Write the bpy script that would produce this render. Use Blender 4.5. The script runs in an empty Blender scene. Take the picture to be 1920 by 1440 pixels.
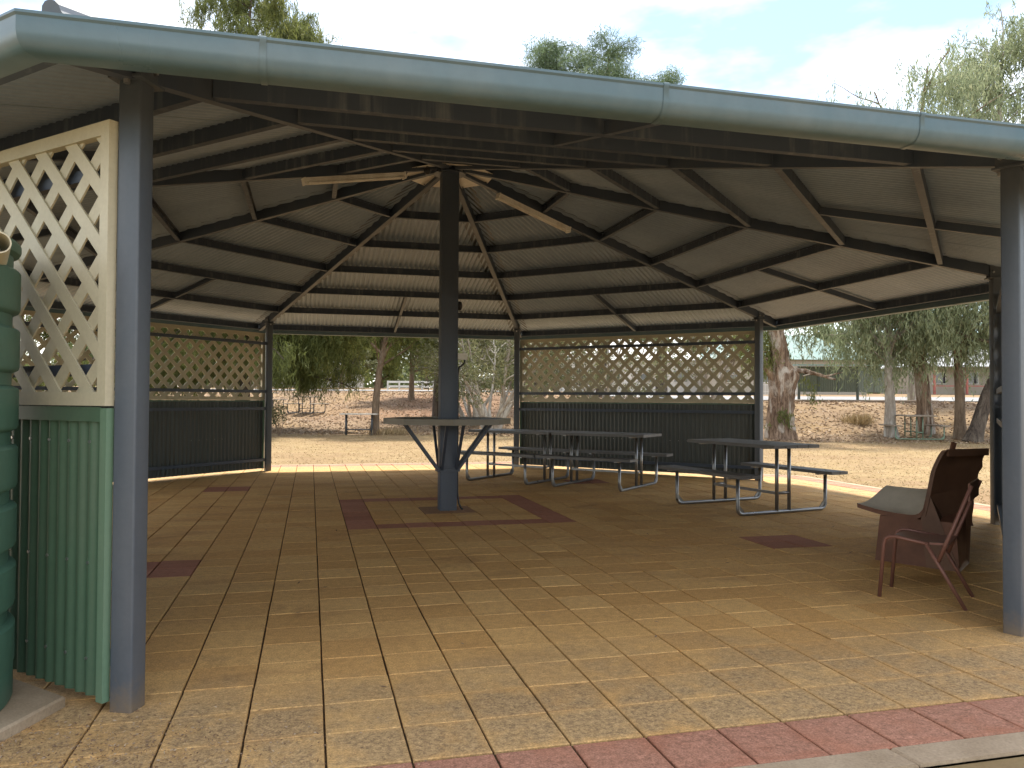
import bpy, math, random
import numpy as np
from mathutils import Vector, Matrix
R_ = math.radians
random.seed(7); rng = np.random.default_rng(7)
sc = bpy.context.scene
COL = sc.collection

# ------------------------------------------------------------------ camera
CAM = Vector((-1.5685, -9.1433, 1.2992)); YAW = R_(14.396); PITCH = R_(1.1235); ROLL = R_(0.3417); FPX = 1471.43
fwd = Vector((math.sin(YAW)*math.cos(PITCH), math.cos(YAW)*math.cos(PITCH), math.sin(PITCH)))
rt = Vector((math.cos(YAW), -math.sin(YAW), 0)); up = rt.cross(fwd)
rt2 = rt*math.cos(ROLL) + up*math.sin(ROLL); up2 = -rt*math.sin(ROLL) + up*math.cos(ROLL)
cd = bpy.data.cameras.new('camera'); cam = bpy.data.objects.new('camera', cd); COL.objects.link(cam)
M = Matrix((rt2, up2, -fwd)).transposed().to_4x4(); M.translation = CAM; cam.matrix_world = M
cd.sensor_width = 36; cd.lens = FPX/1920*36; cd.clip_start = 0.05; cd.clip_end = 3000
sc.camera = cam

# ------------------------------------------------------------------ sky, sun, exposure
SUN_EL, SUN_AZ = R_(68), R_(20)         # azimuth from +Y towards +X: beyond the shelter, to the right
w = bpy.data.worlds.new('World'); sc.world = w; w.use_nodes = True
nt = w.node_tree; nt.nodes.clear()
N = nt.nodes.new; L = nt.links.new
out = N('ShaderNodeOutputWorld'); bg = N('ShaderNodeBackground'); bg.inputs[1].default_value = 0.11
sky = N('ShaderNodeTexSky'); sky.sky_type = 'NISHITA'; sky.sun_disc = False
sky.sun_elevation = SUN_EL; sky.sun_rotation = SUN_AZ; sky.dust_density = 0.5; sky.air_density = 1.0
tc = N('ShaderNodeTexCoord'); mp = N('ShaderNodeMapping'); mp.inputs['Scale'].default_value = (1.0, 1.0, 2.6)
mp.inputs['Location'].default_value = (4.4, 0.8, 0.2)
nz = N('ShaderNodeTexNoise'); nz.inputs['Scale'].default_value = 1.9; nz.inputs['Detail'].default_value = 7; nz.inputs['Roughness'].default_value = 0.52
cr = N('ShaderNodeValToRGB'); cr.color_ramp.elements[0].position = 0.40; cr.color_ramp.elements[1].position = 0.68
cr.color_ramp.elements[0].color = (0.04, 0.04, 0.04, 1); cr.color_ramp.elements[1].color = (0.96, 0.96, 0.96, 1)
mx = N('ShaderNodeMix'); mx.data_type = 'RGBA'
mx.inputs[7].default_value = (5.7, 5.35, 4.9, 1)
L(tc.outputs['Generated'], mp.inputs[0]); L(mp.outputs[0], nz.inputs['Vector']); L(nz.outputs['Fac'], cr.inputs[0])
L(cr.outputs[0], mx.inputs[0]); 
ml = N('ShaderNodeMix'); ml.data_type = 'RGBA'; ml.blend_type = 'MULTIPLY'; ml.inputs[0].default_value = 1; ml.inputs[7].default_value = (0.44, 0.50, 0.52, 1)
L(sky.outputs[0], ml.inputs[6]); L(ml.outputs[2], mx.inputs[6]); L(mx.outputs[2], bg.inputs[0]); L(bg.outputs[0], out.inputs[0])
sd = bpy.data.lights.new('sun', 'SUN'); sd.energy = 1.6; sd.angle = R_(5); sd.color = (1, 0.95, 0.86)
so = bpy.data.objects.new('sun', sd); COL.objects.link(so)
sdir = Vector((math.sin(SUN_AZ)*math.cos(SUN_EL), math.cos(SUN_AZ)*math.cos(SUN_EL), math.sin(SUN_EL)))
so.rotation_euler = sdir.to_track_quat('Z', 'Y').to_euler(); so.location = (0, 0, 30)
sc.view_settings.view_transform = 'Standard'; sc.view_settings.look = 'None'; sc.view_settings.gamma = 1
sc.view_settings.use_curve_mapping = False; sc.view_settings.exposure = 2.48
sc.render.resolution_x = 1024; sc.render.resolution_y = 768
sc.render.engine = 'CYCLES'
sc.cycles.max_bounces = 8; sc.cycles.diffuse_bounces = 6; sc.cycles.transparent_max_bounces = 8

# ------------------------------------------------------------------ helpers
f2 = Vector((math.sin(YAW), math.cos(YAW))); r2 = Vector((math.cos(YAW), -math.sin(YAW)))
def at(px, t):                      # a spot on the ground plan: photo column and distance ahead
    s = (px-960)/FPX*t
    return CAM.x+f2.x*t+r2.x*s, CAM.y+f2.y*t+r2.y*s
def smooth(a, b, x):
    x = np.clip((x-a)/(b-a), 0, 1); return x*x*(3-2*x)
def terrain(x, y):
    x = np.asarray(x, float); y = np.asarray(y, float)
    dx = x-CAM.x; dy = y-CAM.y
    t = dx*f2.x+dy*f2.y; s = dx*r2.x+dy*r2.y
    k = smooth(-3, 11, s)
    t0 = 28.5-3.6*k; t1 = 50-15.5*k; h1 = 1.75-0.5*k
    base = h1*smooth(0, 1, (t-t0)/(t1-t0))
    far = np.where(t > t1, np.minimum(t-t1, 40)*0.02, 0)
    bump = 0.05*np.sin(x*0.9+1.3*np.sin(y*.4))*np.sin(y*0.7)+0.03*np.sin(x*2.3+y*1.7)
    bump = bump*smooth(0, 6, t-t0)*(1-smooth(-1.5, 0.2, t-t1))
    return base+far+bump
def tz(x, y): return float(terrain(x, y))

def mesh_obj(name, verts, faces, mat=None, parent=None, smooth_sh=False):
    me = bpy.data.meshes.new(name); me.from_pydata([tuple(v) for v in verts], [], faces); me.update()
    if mat is not None: me.materials.append(mat)
    if smooth_sh: me.polygons.foreach_set('use_smooth', [True]*len(me.polygons))
    o = bpy.data.objects.new(name, me); COL.objects.link(o)
    if parent is not None: o.parent = parent
    return o
class MB:
    """collects shapes; build() links them as one mesh"""
    def __init__(s): s.v = []; s.f = []
    def add(s, vs, fs):
        b = len(s.v); s.v += [tuple(q) for q in vs]; s.f += [tuple(i+b for i in f) for f in fs]; return s
    def box(s, c, size, ax=None, bev=0.0):
        """box round c; ax = 3 axes; bev chamfers the four edges along the third axis"""
        X, Y, Z = ax if ax else (Vector((1, 0, 0)), Vector((0, 1, 0)), Vector((0, 0, 1)))
        c = Vector(c); a, b, h = size[0]/2, size[1]/2, size[2]/2
        if bev: pr = [(a-bev, -b), (a, -b+bev), (a, b-bev), (a-bev, b), (-a+bev, b), (-a, b-bev), (-a, -b+bev), (-a+bev, -b)]
        else: pr = [(a, -b), (a, b), (-a, b), (-a, -b)]
        n = len(pr); vs = []
        for z in (-h, h):
            for x, y in pr: vs.append(c+X*x+Y*y+Z*z)
        fs = [tuple(reversed(range(n))), tuple(range(n, 2*n))]+[(i, (i+1) % n, n+(i+1) % n, n+i) for i in range(n)]
        return s.add(vs, fs)
    def beam(s, p0, p1, wdt, dep, upv=(0, 0, 1), bev=0.0):
        p0 = Vector(p0); p1 = Vector(p1); Z = (p1-p0); ln = Z.length; Z.normalize()
        U = Vector(upv); U = (U-Z*U.dot(Z)).normalized(); X = U.cross(Z)
        return s.box((p0+p1)/2, (wdt, dep, ln), (X, U, Z), bev)
    def extrude(s, prof, p0, p1, upv=(0, 0, 1), side=1):
        """closed 2-D outline (x across, y up) run from p0 to p1; p = bottom centre of the section"""
        p0 = Vector(p0); p1 = Vector(p1); Z = (p1-p0).normalized(); U = Vector(upv); U = (U-Z*U.dot(Z)).normalized(); X = U.cross(Z)*side
        n = len(prof); vs = [p+X*x+U*y for p in (p0, p1) for x, y in prof]
        fs = [tuple(range(n)), tuple(reversed(range(n, 2*n)))]+[(i, n+i, n+(i+1) % n, (i+1) % n) for i in range(n)]
        return s.add(vs, fs)
    def tube(s, pts, rad, n=8, cap=True):
        pts = [Vector(q) for q in pts]; m = len(pts); rads = rad if hasattr(rad, '__len__') else [rad]*m
        T = [(pts[min(i+1, m-1)]-pts[max(i-1, 0)]).normalized() for i in range(m)]
        ref = Vector((0, 0, 1)) if abs(T[0].z) < 0.9 else Vector((1, 0, 0))
        U = (ref-T[0]*ref.dot(T[0])).normalized(); vs = []
        for i in range(m):
            U = (U-T[i]*U.dot(T[i])).normalized(); V = T[i].cross(U)
            for k in range(n):
                a = 2*math.pi*k/n; vs.append(pts[i]+(U*math.cos(a)+V*math.sin(a))*rads[i])
        fs = [(i*n+k, i*n+(k+1) % n, (i+1)*n+(k+1) % n, (i+1)*n+k) for i in range(m-1) for k in range(n)]
        if cap: fs += [tuple(reversed(range(n))), tuple(range((m-1)*n, m*n))]
        return s.add(vs, fs)
    def lathe(s, prof, c=(0, 0, 0), n=48, cap=True):
        vs = []; m = len(prof)
        for rr, z in prof:
            for k in range(n):
                a = 2*math.pi*k/n; vs.append((c[0]+rr*math.cos(a), c[1]+rr*math.sin(a), c[2]+z))
        fs = [(i*n+k, i*n+(k+1) % n, (i+1)*n+(k+1) % n, (i+1)*n+k) for i in range(m-1) for k in range(n)]
        if cap: fs += [tuple(reversed(range(n))), tuple(range((m-1)*n, m*n))]
        return s.add(vs, fs)
    def build(s, name, mat=None, parent=None, sm=False):
        return mesh_obj(name, s.v, s.f, mat, parent, sm)
def shade_auto(o, ang=40):
    me = o.data; me.polygons.foreach_set('use_smooth', [True]*len(me.polygons))
    try: me.set_sharp_from_angle(angle=R_(ang))
    except Exception: pass
    return o
def empty(name, loc=(0, 0, 0), rz=0):
    o = bpy.data.objects.new(name, None); o.empty_display_size = 0.2; COL.objects.link(o); o.location = loc; o.rotation_euler = (0, 0, rz); return o
def tag(o, label=None, cat=None, group=None, kind=None):
    if label: o['label'] = label
    if cat: o['category'] = cat
    if group: o['group'] = group
    if kind: o['kind'] = kind
    return o
def copy_tree(o, parent=None):
    c = o.copy(); COL.objects.link(c)
    if parent is not None: c.parent = parent; c.matrix_parent_inverse = o.matrix_parent_inverse.copy()
    for ch in list(o.children): copy_tree(ch, c)
    return c

# ------------------------------------------------------------------ materials
def mat(name, base, rough=0.6, metal=0.0, spec=0.5):
    m = bpy.data.materials.new(name); m.use_nodes = True
    b = m.node_tree.nodes['Principled BSDF']; b.inputs['Base Color'].default_value = (*base, 1)
    b.inputs['Roughness'].default_value = rough; b.inputs['Metallic'].default_value = metal; b.inputs['Specular IOR Level'].default_value = spec
    return m
class NG:
    def __init__(s, m): s.t = m.node_tree; s.b = s.t.nodes['Principled BSDF']
    def n(s, typ, **kw):
        o = s.t.nodes.new(typ)
        for k, v in kw.items(): setattr(o, k, v)
        return o
    def l(s, a, b): s.t.links.new(a, b)
    def pos(s): return s.n('ShaderNodeNewGeometry').outputs['Position']
    def obj(s): return s.n('ShaderNodeTexCoord').outputs['Object']
    def map(s, v, scale=(1, 1, 1), loc=(0, 0, 0), rot=(0, 0, 0)):
        o = s.n('ShaderNodeMapping'); o.inputs['Scale'].default_value = scale; o.inputs['Location'].default_value = loc; o.inputs['Rotation'].default_value = rot
        s.l(v, o.inputs[0]); return o.outputs[0]
    def noise(s, v, scale, det=4, rough=0.55, dist=0):
        o = s.n('ShaderNodeTexNoise'); o.inputs['Scale'].default_value = scale; o.inputs['Detail'].default_value = det
        o.inputs['Roughness'].default_value = rough; o.inputs['Distortion'].default_value = dist; s.l(v, o.inputs['Vector']); return o.outputs['Fac']
    def ramp(s, f, a, b, ca=(0, 0, 0), cb=(1, 1, 1)):
        o = s.n('ShaderNodeValToRGB'); e = o.color_ramp.elements; e[0].position = a; e[1].position = b
        e[0].color = (*ca, 1); e[1].color = (*cb, 1); s.l(f, o.inputs[0]); return o.outputs[0]
    def math(s, op, a, b=None, c=None):
        o = s.n('ShaderNodeMath', operation=op)
        for i, q in enumerate((a, b, c)):
            if q is None: continue
            if isinstance(q, (int, float)): o.inputs[i].default_value = q
            else: s.l(q, o.inputs[i])
        return o.outputs[0]
    def mix(s, f, a, b, mode='MIX'):
        o = s.n('ShaderNodeMix', data_type='RGBA', blend_type=mode)
        for i, q in ((0, f), (6, a), (7, b)):
            if isinstance(q, (int, float)): o.inputs[i].default_value = q
            elif isinstance(q, tuple): o.inputs[i].default_value = (*q, 1)
            else: s.l(q, o.inputs[i])
        return o.outputs[2]
    def bump(s, h, st=0.3, dist=0.01):
        o = s.n('ShaderNodeBump'); o.inputs['Strength'].default_value = st; o.inputs['Distance'].default_value = dist
        s.l(h, o.inputs['Height']); s.l(o.outputs[0], s.b.inputs['Normal'])
    def col(s, c): s.l(c, s.b.inputs['Base Color'])
    def rough(s, c): s.l(c, s.b.inputs['Roughness'])

def painted(name, base, rough=0.45, dirt=(0.25, 0.22, 0.18), amt=0.35, scale=3.0):
    m = mat(name, base, rough); g = NG(m); P = g.pos()
    a = g.noise(g.map(P, (1, 1, 0.35)), scale, 6, 0.6); b = g.noise(P, scale*14, 3)
    f = g.math('MULTIPLY', g.ramp(a, 0.45, 0.75), amt); c = g.mix(f, base, dirt)
    c = g.mix(0.22, c, g.ramp(b, 0.3, 0.7, (0.75,)*3, (1.15,)*3), 'MULTIPLY')
    g.col(c); g.rough(g.math('ADD', g.math('MULTIPLY', a, 0.3), rough-0.15)); g.bump(b, 0.08, 0.002)
    return m
M_post = painted('slate_paint', (0.068, 0.082, 0.102), 0.42, (0.20, 0.19, 0.18), 0.25)
g = NG(M_post); fc = g.b.inputs['Base Color'].links[0].from_socket; sx = g.n('ShaderNodeSeparateXYZ'); g.l(g.pos(), sx.inputs[0])
g.col(g.mix(g.math('MULTIPLY', g.ramp(g.math('ADD', sx.outputs[2], g.math('MULTIPLY', g.noise(g.pos(), 22, 5, 0.7), 0.22)), 0.10, 0.24, (1, 1, 1), (0, 0, 0)), 0.65), fc, (0.20, 0.14, 0.08)))
M_beam = painted('beam_paint', (0.048, 0.065, 0.096), 0.5, (0.11, 0.11, 0.105), 0.3)
M_purlin = mat('purlin_galv', (0.12, 0.125, 0.135), 0.55, 0.0)
g = NG(M_purlin); P = g.pos()
st = g.noise(g.map(P, (13, 13, 0.8)), 1.0, 3, 0.7); sp = g.noise(P, 5, 5)
g.col(g.mix(g.math('MULTIPLY', g.ramp(st, 0.5, 0.75), g.ramp(sp, 0.35, 0.65)), (0.050, 0.066, 0.096), (0.18, 0.20, 0.22)))
M_cream = painted('cream_paint', (0.50, 0.455, 0.325), 0.55, (0.30, 0.25, 0.15), 0.30, 4)
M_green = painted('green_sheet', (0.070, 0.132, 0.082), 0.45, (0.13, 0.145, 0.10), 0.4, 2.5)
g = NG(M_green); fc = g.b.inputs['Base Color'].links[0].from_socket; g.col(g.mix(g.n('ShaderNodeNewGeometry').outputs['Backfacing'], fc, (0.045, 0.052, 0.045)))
M_trim = painted('green_trim', (0.13, 0.22, 0.145), 0.42, (0.2, 0.22, 0.16), 0.3)
M_tank = painted('tank_poly', (0.052, 0.118, 0.082), 0.5, (0.11, 0.14, 0.10), 0.35, 2.2)
M_gut = painted('gutter_paint', (0.075, 0.128, 0.152), 0.32, (0.22, 0.25, 0.25), 0.35, 1.5)
M_steel = mat('galvanised_tube', (0.42, 0.42, 0.42), 0.32, 0.85); g = NG(M_steel)
g.rough(g.ramp(g.noise(g.pos(), 9, 5), 0.3, 0.7, (0.25,)*3, (0.5,)*3)); g.col(g.mix(g.noise(g.pos(), 14, 4), (0.22, 0.215, 0.21), (0.38, 0.375, 0.365)))
M_alu = mat('plank_aluminium', (0.20, 0.19, 0.18), 0.5, 0.3); g = NG(M_alu)
g.col(g.mix(g.noise(g.map(g.obj(), (2, 30, 30)), 2, 4), (0.11, 0.105, 0.10), (0.21, 0.20, 0.19)))
M_bolt = mat('zinc_bolt', (0.5, 0.5, 0.5), 0.35, 0.9)
M_black = mat('black_rubber', (0.02, 0.02, 0.022), 0.5)
M_tedge = mat('table_edge_metal', (0.33, 0.29, 0.23), 0.35, 0.6); g = NG(M_tedge)
g.col(g.mix(g.noise(g.pos(), 3, 5), (0.26, 0.22, 0.17), (0.42, 0.38, 0.31)))
M_batten = painted('batten_enamel', (0.82, 0.79, 0.72), 0.4, (0.35, 0.25, 0.15), 0.45, 6)
M_plate = painted('apex_plate', (0.82, 0.78, 0.70), 0.5, (0.45, 0.35, 0.24), 0.4, 6)

# roof sheet: painted outside, pale zinc underneath
M_sheet = mat('roof_sheet', (0.45, 0.42, 0.37), 0.45, 0.0); g = NG(M_sheet); P = g.pos()
n1 = g.noise(P, 1.3, 5); n2 = g.noise(g.map(P, (1, 1, 1)), 22, 3)
under = g.mix(g.ramp(n1, 0.35, 0.7), (0.25, 0.318, 0.41), (0.32, 0.395, 0.49)); under = g.mix(0.25, under, g.ramp(n2, 0.3, 0.7, (0.7,)*3, (1.2,)*3), 'MULTIPLY')
geo = g.n('ShaderNodeNewGeometry')
g.col(g.mix(geo.outputs['Backfacing'], (0.20, 0.32, 0.29), under))

# pavers
def apothem(g, P):
    s = g.n('ShaderNodeSeparateXYZ'); g.l(P, s.inputs[0])
    ax = g.math('ABSOLUTE', s.outputs[0]); ay = g.math('ABSOLUTE', s.outputs[1])
    return g.math('MAXIMUM', g.math('MAXIMUM', ax, ay), g.math('MULTIPLY', g.math('ADD', ax, ay), 0.70711)), s
def paver_mat(name, c1, c2, weath1, weath2):
    m = mat(name, c1, 0.85, 0, 0.25); g = NG(m); P = g.pos()
    ap, s = apothem(g, P)
    sn = g.n('ShaderNodeVectorMath', operation='SNAP'); sn.inputs[1].default_value = (0.3, 0.3, 50); g.l(P, sn.inputs[0])
    wn = g.n('ShaderNodeTexWhiteNoise', noise_dimensions='2D'); g.l(sn.outputs[0], wn.inputs['Vector'])
    big = g.noise(P, 0.55, 5, 0.6, 0.4); med = g.noise(P, 4.5, 5, 0.65); fine = g.noise(P, 130, 3, 0.7)
    c = g.mix(g.ramp(g.math('ADD', g.math('MULTIPLY', wn.outputs['Value'], 0.45), g.math('MULTIPLY', big, 0.55)), 0.28, 0.72), c1, c2)
    # trodden dirt and spill stains
    stain = g.ramp(g.noise(g.map(P, (1, 2.2, 1)), 0.9, 6, 0.62, 0.8), 0.54, 0.72)
    c = g.mix(g.math('MULTIPLY', stain, 0.5), c, (0.27, 0.14, 0.055))
    spot = g.ramp(g.noise(P, 16, 2, 0.5), 0.74, 0.80)
    c = g.mix(g.math('MULTIPLY', spot, 0.5), c, (0.09, 0.06, 0.035))
    # rain-weathered grey lichen skin beyond the drip line
    wv = g.math('ADD', ap, g.math('MULTIPLY', g.math('SUBTRACT', g.noise(P, 2.2, 5, 0.65), 0.5), 2.0))
    wf = g.ramp(g.math('DIVIDE', wv, 10), 0.505, 0.590)
    gran = g.noise(P, 42, 5, 0.8)
    # skin keeps off the paver rims
    u = g.math('ABSOLUTE', g.math('SUBTRACT', g.math('FRACT', g.math('DIVIDE', s.outputs[0], 0.3)), 0.5))
    v = g.math('ABSOLUTE', g.math('SUBTRACT', g.math('FRACT', g.math('DIVIDE', s.outputs[1], 0.3)), 0.5))
    rim = g.ramp(g.math('ADD', g.math('MAXIMUM', u, v), g.math('MULTIPLY', g.math('SUBTRACT', med, 0.5), 0.35)), 0.36, 0.50, (1, 1, 1), (0.55, 0.55, 0.55))
    wcol = g.mix(g.ramp(gran, 0.40, 0.58), weath1, weath2)
    wcol = g.mix(g.math('MULTIPLY', g.ramp(med, 0.50, 0.68), 0.6), wcol, c)
    c = g.mix(g.math('MULTIPLY', wf, g.math('MULTIPLY', rim, 0.85)), c, wcol)
    c = g.mix(0.8, c, g.ramp(fine, 0.36, 0.64, (0.66,)*3, (1.26,)*3), 'MULTIPLY')
    gr2 = g.noise(P, 20, 6, 0.75); c = g.mix(0.55, c, g.ramp(gr2, 0.36, 0.64, (0.72,)*3, (1.2,)*3), 'MULTIPLY')
    g.col(c); g.bump(g.math('ADD', g.math('MULTIPLY', fine, 0.6), g.math('MULTIPLY', gran, 0.6)), 0.55, 0.004)
    return m
M_pav = paver_mat('paver_sand', (0.55, 0.310, 0.108), (0.64, 0.390, 0.150), (0.200, 0.135, 0.080), (0.48, 0.330, 0.165))
M_red = paver_mat('paver_red', (0.33, 0.132, 0.078), (0.41, 0.182, 0.112), (0.26, 0.135, 0.090), (0.46, 0.235, 0.160))
M_brown = paver_mat('paver_brown', (0.30, 0.165, 0.085), (0.36, 0.20, 0.105), (0.2, 0.12, 0.08), (0.3, 0.2, 0.14))
M_sand = mat('joint_sand', (0.10, 0.068, 0.040), 0.95, 0, 0.1); g = NG(M_sand)
fn = g.noise(g.pos(), 60, 4, 0.7); g.col(g.mix(g.ramp(fn, 0.42, 0.7), (0.045, 0.030, 0.019), (0.15, 0.10, 0.05))); g.bump(fn, 0.8, 0.01)
M_conc = mat('concrete', (0.42, 0.36, 0.29), 0.9, 0, 0.2); g = NG(M_conc)
a = g.noise(g.pos(), 3, 6, 0.65); b = g.noise(g.pos(), 90, 3, 0.7)
g.col(g.mix(0.6, g.mix(g.ramp(a, 0.35, 0.7), (0.30, 0.225, 0.15), (0.43, 0.335, 0.235)), g.ramp(b, 0.3, 0.7, (0.7,)*3, (1.2,)*3), 'MULTIPLY')); g.bump(b, 0.5, 0.004)

# ground
M_ground = mat('dry_ground', (0.4, 0.3, 0.15), 0.95, 0, 0.1); g = NG(M_ground); P = g.pos()
at_ = g.n('ShaderNodeAttribute', attribute_name='zone'); zs = g.n('ShaderNodeSeparateColor'); g.l(at_.outputs['Color'], zs.inputs[0])
big = g.noise(P, 0.22, 5, 0.6, 0.6); med = g.noise(P, 1.6, 6, 0.65); fin = g.noise(P, 28, 4, 0.75); strk = g.noise(g.map(P, (1, 3.0, 1), rot=(0, 0, -0.2)), 1.3, 6, 0.7)
grass = g.mix(g.ramp(med, 0.35, 0.68), (0.265, 0.187, 0.094), (0.335, 0.25, 0.135))
dirt = g.mix(g.ramp(strk, 0.35, 0.65), (0.19, 0.118, 0.066), (0.28, 0.19, 0.11))
gc = g.mix(g.math('MULTIPLY', g.ramp(g.math('ADD', g.math('MULTIPLY', strk, 0.6), g.math('MULTIPLY', big, 0.4)), 0.45, 0.58), 0.85), grass, dirt)
bank = g.mix(g.ramp(med, 0.35, 0.65), (0.195, 0.130, 0.080), (0.285, 0.205, 0.130)); bank = g.mix(g.ramp(big, 0.42, 0.60), bank, (0.27, 0.185, 0.10))
redb = g.mix(g.ramp(strk, 0.35, 0.65), (0.19, 0.108, 0.066), (0.27, 0.168, 0.105))
c = g.mix(zs.outputs[0], gc, bank); c = g.mix(zs.outputs[1], c, redb)
asph = g.mix(fin, (0.22, 0.215, 0.21), (0.30, 0.295, 0.29))
c = g.mix(g.ramp(fin, 0.3, 0.7, (0.25,)*3, (0.75,)*3), c, g.mix(0.8, c, (0.6, 0.6, 0.6), 'MULTIPLY'))
c = g.mix(0.35, c, g.ramp(fin, 0.3, 0.72, (0.6,)*3, (1.35,)*3), 'MULTIPLY')
g.col(c); g.bump(fin, 0.35, 0.02)
M_road = mat('asphalt', (0.24, 0.235, 0.23), 0.9); g = NG(M_road); g.col(g.mix(g.noise(g.pos(), 3, 6), (0.15, 0.15, 0.15), (0.23, 0.225, 0.22)))

def bark_mat(name, c1, c2, c3, sx=9, sz=1.4):
    m = mat(name, c1, 0.9, 0, 0.15); g = NG(m); P = g.obj()
    a = g.noise(g.map(P, (sx, sx, sz)), 1.0, 6, 0.65, 1.2); b = g.noise(g.map(P, (3, 3, 0.9)), 1.0, 5, 0.6, 0.8); f = g.noise(g.map(P, (40, 40, 10)), 1, 4, 0.7)
    c = g.mix(g.ramp(a, 0.36, 0.64), c1, c2); c = g.mix(g.ramp(b, 0.50, 0.62), c, c3); c = g.mix(0.6, c, g.ramp(f, 0.3, 0.7, (0.6,)*3, (1.25,)*3), 'MULTIPLY')
    g.col(c); g.bump(g.math('ADD', a, g.math('MULTIPLY', f, 0.4)), 0.9, 0.05); return m
M_gum = bark_mat('gum_bark', (0.085, 0.052, 0.035), (0.33, 0.235, 0.165), (0.44, 0.39, 0.33), 8, 1.1)
M_pale = bark_mat('pale_bark', (0.26, 0.22, 0.18), (0.42, 0.38, 0.33), (0.52, 0.49, 0.44), 6, 1.0)
M_dark = bark_mat('dark_bark', (0.045, 0.035, 0.028), (0.12, 0.095, 0.075), (0.16, 0.13, 0.10))
M_brownb = bark_mat('brown_bark', (0.13, 0.09, 0.06), (0.24, 0.175, 0.12), (0.28, 0.22, 0.16))
def leaf_mat(name, c1, c2, c3, tr=0.5):
    m = bpy.data.materials.new(name); m.use_nodes = True; t = m.node_tree; t.nodes.clear()
    o = t.nodes.new('ShaderNodeOutputMaterial'); mixs = t.nodes.new('ShaderNodeMixShader'); d = t.nodes.new('ShaderNodeBsdfPrincipled'); tl = t.nodes.new('ShaderNodeBsdfTranslucent')
    a = t.nodes.new('ShaderNodeAttribute'); a.attribute_name = 'tone'
    r = t.nodes.new('ShaderNodeValToRGB'); e = r.color_ramp.elements; e[0].color = (*c1, 1); e[1].color = (*c3, 1); q = e.new(0.55); q.color = (*c2, 1)
    t.links.new(a.outputs['Fac'], r.inputs[0]); t.links.new(r.outputs[0], d.inputs['Base Color']); t.links.new(r.outputs[0], tl.inputs[0])
    d.inputs['Roughness'].default_value = 0.6; d.inputs['Specular IOR Level'].default_value = 0.25
    mixs.inputs[0].default_value = tr; t.links.new(d.outputs[0], mixs.inputs[1]); t.links.new(tl.outputs[0], mixs.inputs[2]); t.links.new(mixs.outputs[0], o.inputs[0]); return m
M_lgum = leaf_mat('gum_leaf', (0.135, 0.170, 0.090), (0.25, 0.29, 0.17), (0.38, 0.385, 0.235))
M_lcas = leaf_mat('casuarina_needle', (0.075, 0.092, 0.030), (0.145, 0.168, 0.052), (0.29, 0.285, 0.09))
M_lpine = leaf_mat('pine_needle', (0.07, 0.105, 0.055), (0.13, 0.18, 0.095), (0.22, 0.26, 0.13))
M_lyel = leaf_mat('bright_leaf', (0.10, 0.135, 0.035), (0.19, 0.22, 0.06), (0.32, 0.31, 0.10))
M_lmel = leaf_mat('olive_leaf', (0.085, 0.095, 0.045), (0.15, 0.155, 0.075), (0.25, 0.225, 0.12))
M_lfar = leaf_mat('far_leaf', (0.06, 0.085, 0.035), (0.11, 0.14, 0.06), (0.20, 0.21, 0.09))
M_straw = leaf_mat('straw', (0.27, 0.19, 0.095), (0.34, 0.255, 0.138), (0.42, 0.33, 0.19), 0.2)
M_litter = leaf_mat('leaf_litter', (0.15, 0.09, 0.055), (0.26, 0.175, 0.11), (0.44, 0.35, 0.25), 0.15)

# ------------------------------------------------------------------ ground sheet, road
def build_ground():
    ts = np.concatenate([np.linspace(-60, -4, 12), np.linspace(-3, 24, 55), np.linspace(24.4, 56, 110), np.linspace(57, 100, 30), np.geomspace(105, 900, 16)])
    ss = np.concatenate([-np.geomspace(900, 42, 14), np.linspace(-40, 40, 150), np.geomspace(42, 900, 14)])
    T, S_ = np.meshgrid(ts, ss, indexing='ij')
    X = CAM.x+f2.x*T+r2.x*S_; Y = CAM.y+f2.y*T+r2.y*S_; Z = terrain(X, Y)-0.02
    n, m = T.shape; V = np.stack([X, Y, Z], -1).reshape(-1, 3)
    F = [(i*m+j, i*m+j+1, (i+1)*m+j+1, (i+1)*m+j) for i in range(n-1) for j in range(m-1)]
    o = mesh_obj('ground', V.tolist(), F, M_ground, None, True); tag(o, kind='structure')
    k = smooth(-3, 11, S_); t0 = 28.5-3.6*k
    edge = T+0.8*np.sin(S_*0.8)+0.5*np.sin(S_*2.1+1)
    z1 = smooth(0, 1.0, edge-t0-0.2); z2 = smooth(33, 36, T+0.5*np.sin(S_*1.3))*(1-smooth(43, 49, T))*np.exp(-((S_+3.5)/4.5)**2)
    ca = o.data.color_attributes.new('zone', 'FLOAT_COLOR', 'POINT')
    arr = np.stack([z1, z2, np.zeros_like(z1), np.ones_like(z1)], -1).reshape(-1).astype(np.float32); ca.data.foreach_set('color', arr)
    # road running across behind the bank
    ss = np.linspace(-90, 90, 120); V = []
    for s in ss:
        k = float(smooth(-3, 11, s)); a = 53.5-15*k; b = 62-10*k
        for t in (a, b):
            x = CAM.x+f2.x*t+r2.x*s; y = CAM.y+f2.y*t+r2.y*s; V.append((x, y, tz(x, y)+0.015))
    F = [(2*i, 2*i+2, 2*i+3, 2*i+1) for i in range(len(ss)-1)]
    tag(mesh_obj('road', V, F, M_road, None, True), kind='structure')
build_ground()

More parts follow.
